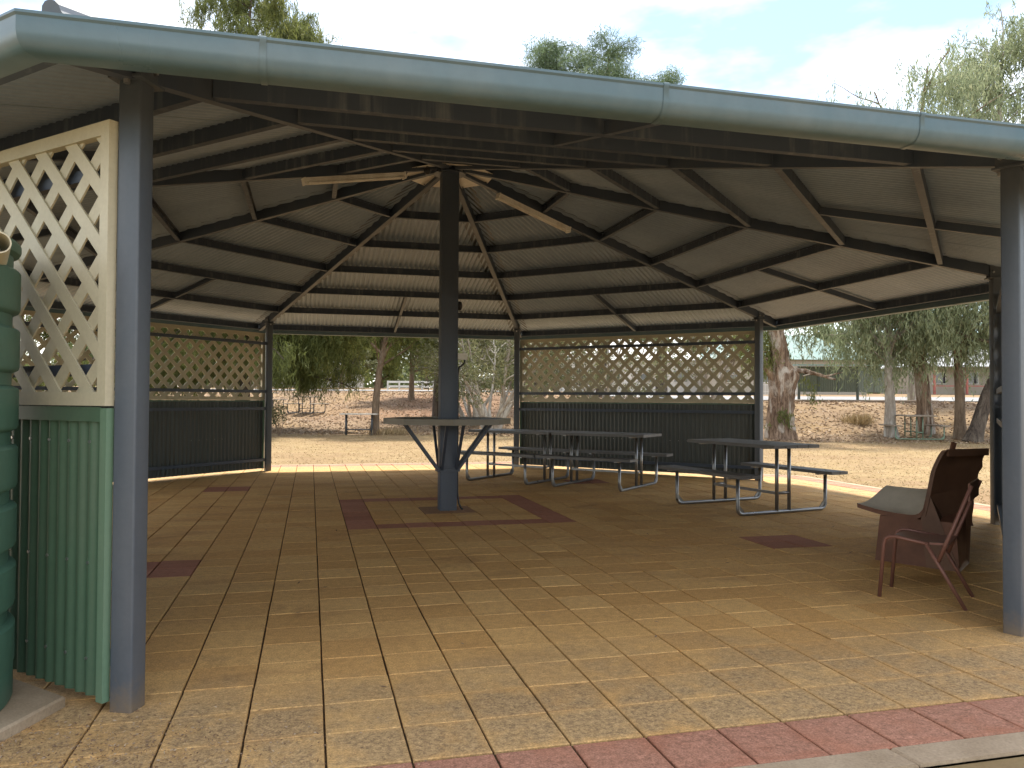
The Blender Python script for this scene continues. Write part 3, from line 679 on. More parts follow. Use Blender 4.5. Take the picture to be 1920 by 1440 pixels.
# ------------------------------------------------------------------ chairs
M_rust = mat('brown_vinyl', (0.125, 0.050, 0.030), 0.6); g = NG(M_rust)
g.col(g.mix(g.ramp(g.noise(g.pos(), 5, 6, 0.65), 0.35, 0.7), (0.120, 0.050, 0.028), (0.200, 0.088, 0.050))); g.bump(g.noise(g.pos(), 60, 3), 0.25, 0.003)
M_dkb = mat('dark_brown_panel', (0.075, 0.042, 0.028), 0.55); g = NG(M_dkb)
g.col(g.mix(g.ramp(g.noise(g.pos(), 4, 6, 0.65), 0.35, 0.7), (0.115, 0.058, 0.034), (0.175, 0.090, 0.052)))
M_seat = mat('grey_seat', (0.36, 0.33, 0.29), 0.75); g = NG(M_seat)
g.col(g.mix(g.ramp(g.noise(g.pos(), 7, 6, 0.65), 0.35, 0.7), (0.50, 0.44, 0.35), (0.60, 0.53, 0.43)))
M_rtube = mat('red_brown_tube', (0.19, 0.085, 0.060), 0.5, 0.2)
# broad lounge chair: a bent shell on a box base; F_ points to the seat front, S_ across
F_ = Vector((-.4943, .8693, 0)); S_ = Vector((.8693, .4943, 0)); Z_ = Vector((0, 0, 1)); C2 = Vector((3.22, -4.14, 0))
lounge = empty('lounge_chair', C2); tag(lounge, 'broad brown lounge chair with grey dished seat and tall back, near the right post', 'chair')
def lp(f, s, z): return F_*f+S_*s+Z_*z
def grid_slab(name, top, bot, nf, ns, mtop, mside, parent):
    nv = len(top); Fc = []
    for i in range(nf):
        for j in range(ns):
            a = i*(ns+1)+j; Fc.append((a, a+ns+1, a+ns+2, a+1)); Fc.append((nv+a, nv+a+1, nv+a+ns+2, nv+a+ns+1))
    nsurf = len(Fc)
    for i in range(nf):
        a = i*(ns+1); Fc.append((a, nv+a, nv+a+ns+1, a+ns+1)); a = i*(ns+1)+ns; Fc.append((a, a+ns+1, nv+a+ns+1, nv+a))
    for j in range(ns):
        a = j; Fc.append((a, a+1, nv+a+1, nv+a)); a = nf*(ns+1)+j; Fc.append((a, nv+a, nv+a+1, a+1))
    o = shade_auto(mesh_obj(name, top+bot, Fc, mtop, parent), 50); o.data.materials.append(mside)
    for i, pl in enumerate(o.data.polygons): pl.material_index = 0 if (i < nsurf and i % 2 == 0) else 1
    return o
WS = .44
MB().add([lp(*q) for q in ((-.035, .01, 0), (.593, .01, 0), (.60, WS-.02, 0), (.03, WS-.02, 0), (-.01, .01, .37), (.553, .01, .37), (.56, WS-.02, .44), (.03, WS-.02, .44))], [(3, 2, 1, 0), (4, 5, 6, 7), (0, 1, 5, 4), (1, 2, 6, 5), (2, 3, 7, 6), (3, 0, 4, 7)]).build('base', M_rust, lounge)
def spl(pts, m):          # Catmull-Rom through (f, z)
    P = [pts[0]]+list(pts)+[pts[-1]]; res = []
    for i in range(1, len(P)-2):
        for q in range(m):
            t = q/m; a, b, c, d = P[i-1], P[i], P[i+1], P[i+2]
            res.append(tuple(.5*(2*b[k]+(c[k]-a[k])*t+(2*a[k]-5*b[k]+4*c[k]-d[k])*t*t+(3*b[k]-a[k]-3*c[k]+d[k])*t**3) for k in (0, 1)))
    res.append(P[-2]); return res
near = spl([(.735, .452), (.66, .435), (.55, .415), (.40, .402), (.28, .405), (.225, .45), (.20, .53)], 4)
far = spl([(.66, .575), (.62, .572), (.54, .570), (.45, .568), (.36, .570), (.30, .585), (.26, .62)], 4)
ns = 8; top = []; bot = []
for (f0, z0), (f1, z1) in zip(near, far):
    for j in range(ns+1):
        v = j/ns; e = v*v*(3-2*v)*.75+v*.25; f = f0+(f1-f0)*v; z = z0+(z1-z0)*e-.03*math.sin(math.pi*v); top.append(lp(f, WS*v, z)); bot.append(lp(f-.004, WS*v, z-.036))
grid_slab('seat', top, bot, len(near)-1, ns, M_seat, M_rust, lounge)
near = spl([(.235, .395), (.205, .53), (.18, .66), (.160, .76), (.115, .87), (.088, .915), (.075, .925)], 4)
far = spl([(.02, .30), (.022, .48), (.014, .62), (-.025, .72), (-.045, .80), (-.075, .90), (-.085, .925)], 4)
top = []; bot = []; ns = 8
for i, ((f0, z0), (f1, z1)) in enumerate(zip(near, far)):
    for j in range(ns+1):
        v = j/ns; f = f0+(f1-f0)*v+.03*math.sin(math.pi*v); z = z0+(z1-z0)*v
        if j == ns: f += .008*math.sin(i*1.15)
        top.append(lp(f, WS*v, z)); bot.append(lp(f-.032, WS*v, z+.003))
grid_slab('backrest', top, bot, len(near)-1, ns, M_dkb, M_dkb, lounge)
MB().add([lp(*q) for q in ((-.04, .006, 0), (.20, .006, 0), (.238, .006, .392), (.172, .006, .57), (.018, WS-.008, 0), (.20, WS-.008, 0), (.10, WS-.008, .5), (-.012, WS-.008, .62))], [(0, 1, 2, 3), (7, 6, 5, 4), (0, 4, 5, 1), (1, 5, 6, 2), (2, 6, 7, 3), (3, 7, 4, 0)]).build('rear_panel', M_dkb, lounge)
MB().beam(lp(.050, .03, .905), lp(-.118, WS-.005, .905), .022, .055).build('top_rail', M_dkb, lounge)
MB().beam(lp(.04, .10, .92), lp(.03, .115, .985), .025, .03).build('peg', M_rust, lounge)

# small tube chair in front of it
fl, bl, fr, br = Vector((2.12, -4.66, 0)), Vector((2.40, -4.44, 0)), Vector((2.40, -5.09, 0)), Vector((2.72, -4.82, 0))
ctr = (fl+bl+fr+br)/4; ch = empty('tube_chair', ctr); tag(ch, 'small red-brown metal tube chair in front of the broad lounge chair', 'chair')
hs = .415
for A, B in ((fl, fr), (bl, br)):
    A = A-ctr; B = B-ctr; d_ = (B-A).normalized(); ln = (B-A).length
    kneeA = A+d_*.045+Z_*hs
    pts = [A+Z_*.0, A+d_*.03+Z_*(hs-.06), A+d_*.04+Z_*(hs-.025), A+d_*.065+Z_*(hs-.008), A+d_*.10+Z_*(hs-.004), A+d_*.30+Z_*(hs-.03)]
    MB().tube(pts, .0125, 10).build('front_leg', M_rtube, ch, True)
    jn = A+d_*.30+Z_*(hs-.03)
    MB().tube([jn-d_*.02+Z_*.01, B], .0125, 10).build('rear_leg', M_rtube, ch, True)
    lo = jn+(B-jn)*.27
    MB().tube([lo, lo+d_*.045+Z_*.12, lo+d_*.19+Z_*.50], .0125, 10).build('back_upright', M_rtube, ch, True)
a, b = fl-ctr, bl-ctr; dd = ((fr-fl)+(br-bl)).normalized(); sd_ = (b-a).normalized(); wd = (b-a).length
V = []; n1, n2 = 8, 6; tp = []; bt = []
for i in range(n1+1):
    for j in range(n2+1):
        u_ = i/n1; v_ = j/n2; p = a+(b-a)*v_+dd*(.05+.36*u_); z = hs+.008-.018*math.sin(math.pi*u_)-.010*math.sin(math.pi*v_)-.02*u_-(.03*(1-u_*5)**2 if u_ < .2 else 0)
        tp.append(p+Z_*z); bt.append(p+Z_*(z-.014))
nv = len(tp); Fc = []
for i in range(n1):
    for j in range(n2):
        q = i*(n2+1)+j; Fc += [(q, q+1, q+n2+2, q+n2+1), (nv+q, nv+q+n2+1, nv+q+n2+2, nv+q+1)]
    q = i*(n2+1); Fc.append((q, q+n2+1, nv+q+n2+1, nv+q)); q += n2; Fc.append((q, nv+q, nv+q+n2+1, q+n2+1))
for j in range(n2): Fc.append((j, nv+j, nv+j+1, j+1)); q = n1*(n2+1)+j; Fc.append((q, q+1, nv+q+1, nv+q))
shade_auto(mesh_obj('seat', tp+bt, Fc, M_rtube, ch), 50)
jn = a+dd*.30+Z_*(hs-.03); 
la = (fl-ctr); d_ = ((fr-fl)).normalized(); j0 = la+d_*.30+Z_*(hs-.03); lo0 = j0+((fr-ctr)-j0)*.27; t0_ = lo0+d_*.175+Z_*.455
lb = (bl-ctr); d1 = ((br-bl)).normalized(); j1 = lb+d1*.30+Z_*(hs-.03); lo1 = j1+((br-ctr)-j1)*.27; t1_ = lo1+d1*.175+Z_*.455
MB().beam(t0_, t1_, .012, .11).build('backrest', M_rust, ch)

# ------------------------------------------------------------------ foliage tools
def quads(name, C, D, Wv, tone, matl, parent=None):
    """one diamond leaf per row: centre C, half length D, half width Wv"""
    n = len(C); V = np.empty((n, 4, 3), np.float32); V[:, 0] = C-D; V[:, 1] = C+Wv; V[:, 2] = C+D; V[:, 3] = C-Wv
    me = bpy.data.meshes.new(name); me.vertices.add(n*4); me.vertices.foreach_set('co', V.reshape(-1))
    me.loops.add(n*4); me.loops.foreach_set('vertex_index', np.arange(n*4, dtype=np.int32)); me.polygons.add(n); me.polygons.foreach_set('loop_start', np.arange(0, n*4, 4, dtype=np.int32))
    me.polygons.foreach_set('loop_total', np.full(n, 4, np.int32)); me.update(calc_edges=True)
    a = me.attributes.new('tone', 'FLOAT', 'FACE'); a.data.foreach_set('value', np.clip(tone, 0, 1).astype(np.float32)); me.materials.append(matl)
    o = bpy.data.objects.new(name, me); COL.objects.link(o)
    if parent is not None: o.parent = parent
    return o
def unit(v): return v/np.maximum(np.linalg.norm(v, axis=1, keepdims=True), 1e-6)
def leaves(name, clumps, n, length, width, droop, matl, parent, hang=0.0, tonejit=.22):
    """clumps: rows x,y,z,radius; leaves spread through each clump; hang = length of hanging strands"""
    cl = np.array(clumps, float); wts = cl[:, 3]**2; idx = rng.choice(len(cl), n, p=wts/wts.sum())
    d = unit(rng.normal(size=(n, 3))); rr = cl[idx, 3]*rng.random(n)**.45
    C = cl[idx, :3]+d*rr[:, None]*np.array([1, 1, .75])
    if hang:
        # leaves gathered in strings that hang from shared twigs
        ns = max(1, n//14); si = rng.integers(0, ns, n); sx = rng.choice(len(cl), ns, p=wts/wts.sum())
        sd = unit(rng.normal(size=(ns, 3))); sp = cl[sx, :3]+sd*(cl[sx, 3]*rng.random(ns)**.5)[:, None]*np.array([1, 1, .7])
        sl_ = hang*(.4+.9*rng.random(ns)); f = rng.random(n); sway = rng.normal(size=(ns, 2))*.22
        C = sp[si]+np.stack([sway[si, 0]*f*sl_[si], sway[si, 1]*f*sl_[si], -f*sl_[si]], 1)+rng.normal(size=(n, 3))*.05; idx = sx[si]
    D = rng.normal(size=(n, 3)); D[:, 2] -= droop*1.6; D = unit(D)
    Wd = unit(np.cross(D, rng.normal(size=(n, 3))))
    ln = length*(.6+.8*rng.random(n)); wd = width*(.7+.6*rng.random(n))
    ctone = rng.random(len(cl)); tone = .25+.45*ctone[idx]+rng.normal(size=n)*tonejit*.6
    return quads(name, C, D*ln[:, None]/2, Wd*wd[:, None]/2, tone, matl, parent)
def limb(mb, p, d, length, r0, r1, wob, n=8, sides=8, grav=0.0):
    pts = [Vector(p)]; d = Vector(d).normalized()
    for i in range(n):
        d = (d+Vector((random.gauss(0, wob), random.gauss(0, wob), random.gauss(0, wob)*.7-grav/n))).normalized(); pts.append(pts[-1]+d*length/n)
    mb.tube(pts, [r0+(r1-r0)*(i/n)**.8 for i in range(n+1)], sides); return pts, d
def make_tree(name, label, px, t, H, r0, crown, bark, leafm, nleaf, llen, lwid, droop, hang=0, lean=(0, 0), fork=.35, nb=9, wob=.10, group=None, clump=1.0, spread=1.0, bstart=.45, up_=.55, base=None, sub=3, fill=None):
    x, y = at(px, t) if base is None else base; z = tz(x, y)-.08
    root = empty(name, (x, y, z)); tag(root, label, 'tree', group)
    mb = MB(); d = Vector((lean[0], lean[1], 1)); n = 12; pts = [Vector((0, 0, 0))]; dd = d.normalized()
    for i in range(n):
        dd = (dd+Vector((random.gauss(0, wob*.5), random.gauss(0, wob*.5), .05))).normalized(); pts.append(pts[-1]+dd*H*.82/n)
    rad = [r0*(1.25 if i == 0 else 1)*(1-.88*(i/n)**.9) for i in range(n+1)]; mb.tube(pts, rad, 12)
    clumps = []
    for b in range(nb):
        f = bstart+(1-bstart)*(b+.5*random.random())/nb; i = min(n-1, int(f*n)); p = pts[i]+(pts[i+1]-pts[i])*(f*n-i)
        az = b*2.4+random.random(); ln = crown*spread*(1.1-.55*f)*random.uniform(.75, 1.15)
        bp, bd = limb(mb, p, (math.cos(az), math.sin(az), up_*random.uniform(.6, 1.4)), ln, rad[i]*.55, .02, .16, 7, 6)
        for q in (3, 5, 7): clumps.append((*bp[q], clump*random.uniform(.7, 1.15)))
        for s in range(sub):
            p2 = bp[random.randint(2, 6)]; a2 = az+random.uniform(-1.3, 1.3)
            tp_, _ = limb(mb, p2, (math.cos(a2), math.sin(a2), random.uniform(-.1, .8)), ln*random.uniform(.35, .6), rad[i]*.25, .01, .2, 5, 5)
            clumps.append((*tp_[-1], clump*random.uniform(.6, 1.1))); clumps.append((*tp_[3], clump*random.uniform(.5, .8)))
    clumps.append((*pts[-1], clump)); clumps.append((*pts[-2], clump*.9))
    if fill:      # sub-branch sprays spread through an ellipsoid: count, x offset along the view's right, centre height, radii
        nfl, ox, zc, rx, rz = fill
        for _ in range(nfl):
            v = unit(rng.normal(size=(1, 3)))[0]*rng.random()**.33; c = Vector((r2.x*ox+v[0]*rx, r2.y*ox+v[1]*rx, zc+v[2]*rz)); f = min(1, max(bstart, (c.z-1.0)/(H*.82))); i = min(n, int(f*n))
            q = pts[i]; md = (q+c)/2+Vector((0, 0, .25)); mb.tube([q, md, c], [.03, .02, .006], 5); clumps.append((*c, clump*random.uniform(.6, 1.0)))
    shade_auto(mb.build('trunk', bark, root), 60)
    leaves('crown', clumps, nleaf, llen, lwid, droop, leafm, root, hang)
    return root, clumps

# ------------------------------------------------------------------ trees
GB = 'trees round the picnic ground'
# right side: gums with hanging leaves
make_tree('gum_tree', 'grey-white leaning gum trunk behind the green-legged picnic table, weeping leaves', 1672, 26.8, 7.5, .21, 2.9, M_pale, M_lgum, 24000, .21, .034, 1.5, 1.3, (-.10, .02), nb=9, bstart=.42, clump=.75, group=GB, fill=(34, -.6, 4.7, 2.7, 1.9))
make_tree('gum_tree', 'tall brownish forked gum right of the leaning pale trunk', 1735, 27.6, 15.5, .27, 4.0, M_gum, M_lgum, 34000, .21, .034, 1.5, 1.5, (.02, 0), nb=14, bstart=.22, clump=.95, group=GB, fill=(36, .2, 5.4, 3.0, 2.3))
make_tree('gum_tree', 'straight brown gum trunk next to the right post, fine weeping crown', 1800, 26.5, 11, .19, 3.4, M_brownb, M_lgum, 25000, .20, .034, 1.5, 1.4, (.01, 0), nb=11, bstart=.28, clump=.85, group=GB, fill=(26, .4, 4.8, 2.4, 2.2))
make_tree('gum_tree', 'thick dark trunk leaning right at the edge of the right post', 1822, 25.6, 8.0, .26, 3.0, M_dark, M_lgum, 9000, .19, .034, 1.4, 1.2, (.42, 0), nb=8, bstart=.45, clump=.8, group=GB)
# old gnarled gum behind the lattice wall's end
x, y = at(1466, 26.5); root = empty('gnarled_gum', (x, y, tz(x, y)-.08)); tag(root, 'massive old gum with twisted shaggy bark beside the back right post', 'tree', GB)
mb = MB(); R0 = .43; vs = []; nn = 28; mm = 30
cx = 0
for i in range(mm+1):
    z = 4.4*i/mm; cx = -.02-.05*math.sin(z*1.6)+(.0 if z < 2.2 else -.16*(z-2.2)); rr = R0*(1.22-.22*min(1, z/.8))*(1-.05*z)
    if z > 2.1: rr *= 1-.26*float(smooth(2.1, 2.8, z))
    burl = .18*math.exp(-((z-2.15)/.35)**2)
    for k in range(nn):
        a = 2*math.pi*k/nn; tw = a*5+z*3.2; q = rr*(1+.09*math.sin(tw)+.07*math.sin(a*8+z*4.5)+.04*random.gauss(0, 1))+burl*max(0, math.cos(a+.9))
        vs.append((cx+q*math.cos(a), q*math.sin(a), z))
mb.add(vs, [(i*nn+k, i*nn+(k+1) % nn, (i+1)*nn+(k+1) % nn, (i+1)*nn+k) for i in range(mm) for k in range(nn)])
clumps = []
rv = Vector((r2.x, r2.y, 0)); fv = Vector((f2.x, f2.y, 0))
for p0, d, ln, ra in (((-.1, 0, 1.9), rv*-1.0+Z_*.9, 2.2, .20), ((.2, 0, 2.3), rv*.9+Z_*.25, 1.6, .12), ((-.3, 0, 4.2), rv*-.35+Z_*1, 5.5, .24), ((-.25, 0, 4.0), rv*.8+Z_*1.2, 5.0, .20), ((-.25, 0, 4.1), fv*.7+Z_*1.3, 5.0, .18), ((-.3, 0, 4.1), fv*-.8+Z_*1.0, 4.0, .16)):
    bp, bd = limb(mb, p0, d, ln, ra, .03, .17, 9, 8)
    if ra > .12:
        for q in (5, 7, 9): clumps.append((*bp[q], .8))
    for s in range(4):
        a2 = random.uniform(0, 6.28); tp_, _ = limb(mb, bp[random.randint(4, 8)], (math.cos(a2), math.sin(a2), .2), ln*.35, ra*.35, .012, .22, 5, 5)
        if ra > .12: clumps.append((*tp_[-1], .75))
clumps.append((1.05, -.1, 2.0, .32)); clumps.append((1.15, -.1, 1.6, .28)); clumps.append((-.35, -.5, .95, .28)); clumps.append((-.15, -.55, .85, .2))
shade_auto(mb.build('trunk', M_gum, root), 70); leaves('crown', clumps, 22000, .17, .032, 1.2, M_lcas, root, .5)

# left side: drooping casuarinas
def casuarina(label, px, t, H, r0, crown, zlow, nleaf, nb=22, name='casuarina_tree', droop=1.1, leafm=None, clump=.8, hang=.75, fill=None, fill2=None):
    x, y = at(px, t); root = empty(name, (x, y, tz(x, y)-.08)); tag(root, label, 'tree', GB); mb = MB()
    pts, _ = limb(mb, (0, 0, 0), (0, 0, 1), H*.95, r0, .03, .010, 14, 10); clumps = []
    for b in range(nb):
        f = (b+.5)/nb; z = zlow+(H-zlow)*f*.97; i = min(13, int(z/(H*.95)*14)); p = pts[i]; az = b*2.4+random.random()*.6
        ln = crown*(1-.72*f**2.2)*random.uniform(.7, 1.15)
        bp, bd = limb(mb, (p.x, p.y, z), (math.cos(az), math.sin(az), .45), ln, r0*.35*(1-.7*f), .012, .12, 7, 5, grav=.9)
        for q in range(2, 8): clumps.append((bp[q].x+random.gauss(0, .25), bp[q].y+random.gauss(0, .25), max(bp[q].z-random.random()*.5, 1.8+random.random()), clump*random.uniform(.55, 1.0)*(1-.3*f)))
    clumps.append((*pts[-1], .5))
    for fl_ in (fill, fill2):
        if not fl_: continue
        nfl, ox, zc, rx, rz = fl_
        for _ in range(nfl):
            v = unit(rng.normal(size=(1, 3)))[0]*rng.random()**.33; c = Vector((r2.x*ox+v[0]*rx, r2.y*ox+v[1]*rx, zc+v[2]*rz)); q = pts[min(13, int(max(c.z, zlow+1)/(H*.95)*14)+1)]
            mb.tube([q, (q+c)/2+Vector((0, 0, .3)), c], [.025, .016, .006], 5); clumps.append((*c, clump*random.uniform(.6, 1.0)))
    shade_auto(mb.build('trunk', M_dark, root), 60); leaves('crown', clumps, nleaf, .34, .028, droop, leafm or M_lcas, root, hang)
    return root
casuarina('dense dark casuarina with foliage hanging down past the left back post', 455, 28.5, 17.8, .30, 4.4, 1.9, 80000, 34, clump=.9, fill=(26, 1.2, 4.2, 2.6, 1.8))
casuarina('dark casuarina with hanging green plumes seen through the left opening', 498, 31.0, 17.4, .15, 3.0, 2.6, 80000, 34, clump=.85, fill=(52, 1.9, 4.1, 2.2, 1.8), fill2=(16, 1.45, 15.7, .8, 1.3))
casuarina('casuarina behind the left lattice wall, far left', 250, 27.5, 13.0, .26, 4.2, 1.8, 44000, 24)
# forked tree beside the bare table
make_tree('forked_tree', 'slender forked brown tree beside the bare table, dark crown above', 702, 28.9, 9.0, .16, 3.0, M_brownb, M_lcas, 34000, .24, .034, .9, .4, (.02, 0), nb=14, bstart=.34, clump=.8, group=GB, up_=.9, fill=(22, .2, 5.2, 2.4, 1.7))
make_tree('small_tree', 'small yellow-green tree on the far slope in front of the white rail', 771, 42, 6.2, .17, 2.8, M_brownb, M_lyel, 26000, .17, .075, .4, 0, nb=11, bstart=.30, clump=.8, group=GB, fill=(16, .3, 3.6, 2.2, 1.2))
casuarina('pine with a dark trunk showing behind the centre post', 822, 35.5, 13, .30, 3.0, 5.0, 26000, 18, 'pine_tree', .3, M_lpine)
# multi-stemmed paperbark
def paperbark(label, px, t, H, nst, nleaf, spreadx=1.0):
    x, y = at(px, t); root = empty('paperbark', (x, y, tz(x, y)-.06)); tag(root, label, 'tree', GB); mb = MB(); clumps = []
    for i in range(nst):
        a = 6.28*i/nst+random.random(); d = (math.cos(a)*.42*spreadx, math.sin(a)*.42, 1)
        bp, bd = limb(mb, (math.cos(a)*.2, math.sin(a)*.2, 0), d, H*random.uniform(.7, 1.05), random.uniform(.05, .11), .018, .13, 10, 7)
        for s in range(6):
            q = random.randint(3, 9); a2 = a+random.uniform(-1.5, 1.5); tp_, _ = limb(mb, bp[q], (math.cos(a2), math.sin(a2), random.uniform(.1, .9)), random.uniform(.8, 2.0), .03, .008, .2, 6, 5)
            clumps.append((*tp_[-1], random.uniform(.35, .65))); clumps.append((*tp_[4], .35))
        clumps.append((*bp[-1], .7))
    shade_auto(mb.build('stems', M_pale, root), 60); leaves('crown', clumps, nleaf, .13, .045, .3, M_lmel, root)
paperbark('tangle of pale bare paperbark stems right of the centre post', 925, 29.5, 5.6, 13, 16000)
paperbark('thin paperbark clump seen low between the centre post and the back post', 885, 33, 5.0, 9, 8000)
paperbark('paperbark clump behind the right lattice screen', 1130, 30, 5.2, 10, 9000)
paperbark('paperbark clump behind the right end of the lattice screen', 1330, 33, 5.0, 8, 8000)
# trees whose heads rise above the roof
casuarina('tall pine with a rounded head rising above the middle of the roof', 1130, 42, 19.3, .40, 4.6, 11.0, 46000, 26, 'pine_tree', -.5, M_lpine, 1.25, 0, (40, 0, 16.6, 2.2, 2.2))
casuarina('smaller pine head rising above the roof, left of the tallest one', 1012, 43, 19.6, .36, 3.0, 12.0, 30000, 20, 'pine_tree', -.5, M_lpine, 1.1, 0, (24, 0, 17.6, 1.2, 1.8))
casuarina('low pine tip just above the gutter right of the tall pine', 1240, 44, 18.7, .36, 2.6, 12.0, 16000, 16, 'pine_tree', -.5, M_lpine, .9, 0, (14, 0, 17.4, 1.0, 1.2))
make_tree('gum_tree', 'tall airy gum rising above the right end of the roof', 1872, 31, 18.2, .30, 3.6, M_pale, M_lgum, 30000, .23, .04, 1.2, 1.0, (.0, 0), nb=14, bstart=.35, clump=.9, group=GB, wob=.04, fill=(22, 0, 13.6, 2.2, 2.6))
make_tree('gum_tree', 'lower gum crown showing over the gutter left of the tall airy gum', 1715, 38, 16.6, .28, 3.2, M_pale, M_lgum, 26000, .22, .045, 1.0, .7, nb=11, bstart=.5, clump=.9, group=GB, wob=.04)
# sapling beside the back left post
x, y = at(525, 27); root = empty('sapling', (x, y, tz(x, y)-.06)); tag(root, 'thin grey-green sapling just right of the back left post', 'sapling')
mb = MB(); cl = []
for i in range(5):
    bp, _ = limb(mb, (0, 0, 0), (random.gauss(0, .28), random.gauss(0, .28), 1), random.uniform(.9, 1.5), .018, .005, .12, 7, 5)
    for q in (4, 5, 6, 7): cl.append((*bp[q], .17))
mb.build('stem', M_brownb, root); leaves('crown', cl, 700, .09, .035, .2, M_lmel, root)
# far belt of trees across the road
spots = [(200, 76), (300, 72), (395, 80), (470, 74), (560, 82), (640, 76), (715, 84), (800, 78), (880, 84), (955, 76), (1040, 82), (1120, 88), (1210, 80), (1300, 90), (1390, 82), (1470, 92), (1560, 84), (1640, 90), (1730, 82), (1820, 88), (1900, 80)]
words = ['left of the shelter wall', 'behind the left lattice', 'behind the left lattice middle', 'behind the left lattice end', 'behind the hanging casuarina', 'left of the forked tree', 'right of the forked tree', 'above the white rail', 'right of the centre post', 'left of the back middle post', 'behind the right lattice start', 'behind the right lattice, second', 'behind the right lattice middle', 'behind the right lattice, fourth', 'behind the right lattice end', 'behind the gnarled gum', 'above the green screen', 'right of the green screen', 'above the red-posted house', 'right of the red-posted house', 'behind the right post']
for i, ((px, t), wd) in enumerate(zip(spots, words)):
    make_tree('roadside_tree', 'distant tree across the road, '+wd, px, t, random.uniform(6, 9.5), .22, random.uniform(2.6, 3.6), M_brownb, [M_lfar, M_lmel, M_lcas, M_lyel][i % 4 if i % 4 != 3 else (3 if i % 8 == 7 else 0)], 9000, .32, .16, .3, 0, nb=10, bstart=.16, clump=1.3, group='trees across the road', sub=2)

# far-off wood closing the view beyond the houses
n = 42000; T = rng.uniform(100, 125, n); px_ = rng.uniform(-500, 2500, n); Sx = (px_-960)/FPX*T; X = CAM.x+f2.x*T+r2.x*Sx; Y = CAM.y+f2.y*T+r2.y*Sx
hgt = 4.2+2.2*np.sin(Sx*.21)+1.3*np.sin(Sx*.53+1)+.8*np.sin(Sx*1.3+2); Zw = terrain(X, Y)+hgt*rng.random(n)**.8
D = unit(rng.normal(size=(n, 3))); tag(quads('distant_wood', np.stack([X, Y, Zw], 1), D*.42, unit(np.cross(D, rng.normal(size=(n, 3))))*.24, .3+.25*np.sin(Sx*.4)+rng.random(n)*.4, M_lfar), 'far-off belt of woodland beyond the houses', 'woodland', kind='stuff')

# ------------------------------------------------------------------ far structures
M_white = painted('white_rail', (0.58, 0.565, 0.53), 0.6); M_wallc = painted('house_wall', (0.36, 0.32, 0.26), 0.8); M_teal = painted('teal_roof', (0.07, 0.15, 0.135), 0.5); M_redp = mat('red_post', (0.32, 0.09, 0.07), 0.6)
M_glass = mat('window_glass', (0.03, 0.035, 0.04), 0.08, 0, 0.8); M_olive = painted('olive_screen', (0.115, 0.135, 0.095), 0.6, (0.16, 0.15, 0.11), 0.4, 2); M_oldk = mat('olive_post', (0.06, 0.07, 0.05), 0.6); M_tim = painted('kerb_log', (0.22, 0.16, 0.11), 0.9)
def plan(px, t, z=0): x, y = at(px, t); return Vector((x, y, tz(x, y)+z-.02))
# white post-and-rail
rail = empty('rail_fence', plan(765, 63)); tag(rail, 'low white post-and-rail fence across the road behind the small tree', 'fence')
p0, p1 = plan(727, 63)-rail.location, plan(835, 63)-rail.location
for z in (.30, .66): MB().beam(p0+Z_*z, p1+Z_*z, .05, .16).build('rail', M_white, rail)
for q in range(6): MB().box(p0+(p1-p0)*q/5+Z_*.36, (.12, .12, .78)).build('post', M_white, rail)
# olive sheet screen by the road
sc0 = empty('roadside_screen', plan(1570, 37)); tag(sc0, 'dark olive corrugated screen shelter standing on posts beside the road', 'shelter')
q0, q1 = plan(1498, 37)-sc0.location, plan(1608, 37)-sc0.location; q2 = plan(1668, 39.5)-sc0.location
zb, zt = .46, 1.66
def panel(a, b, n, nm, corr):
    for i in range(n):
        s0 = a+(b-a)*(i+.02)/n; s1 = a+(b-a)*(i+.98)/n; d_ = (s1-s0); nrm = Vector((d_.y, -d_.x, 0)).normalized(); m = 40 if corr else 12; V = []
        for q in range(m+1):
            p = s0+d_*q/m+nrm*((.012 if corr else .006)*(1 if (q//2) % 2 else -1)); V += [(p.x, p.y, zb), (p.x, p.y, zt)]
        mesh_obj(nm, V, [(2*q, 2*q+2, 2*q+3, 2*q+1) for q in range(m)], M_olive, sc0)
panel(q0, q1, 3, 'screen_sheet', True); panel(q1, q2, 2, 'side_sheet', True)
for f in (0, 1/3, 2/3, 1):
    p = q0+(q1-q0)*f; MB().box((p.x, p.y, (zt+(-.05 if f in (0, 1) else zb))/2), (.09, .09, zt-(-.05 if f in (0, 1) else zb))).build('post', M_oldk, sc0)
MB().box((q2.x, q2.y, .8), (.09, .09, 1.75)).build('post', M_oldk, sc0)
V = [q0-rv*.15-fv*.35+Z_*(zt+.03), q1+rv*.1-fv*.35+Z_*(zt+.03), q2+rv*.25+fv*.1+Z_*(zt+.12), q0-rv*.15+fv*2.4+Z_*(zt+.12)]; V += [v+Z_*.05 for v in V]
mesh_obj('roof', V, [(3, 2, 1, 0), (4, 5, 6, 7)]+[(i, (i+1) % 4, 4+(i+1) % 4, 4+i) for i in range(4)], M_sheet, sc0)
# kerb log along the top of the bank
lg = MB().tube([plan(1440+q*40, 36.2, .05) for q in range(9)], .06, 8).build('kerb_log', M_tim, None, True); tag(lg, 'long thin log edging along the top of the leaf-littered bank', 'edging')
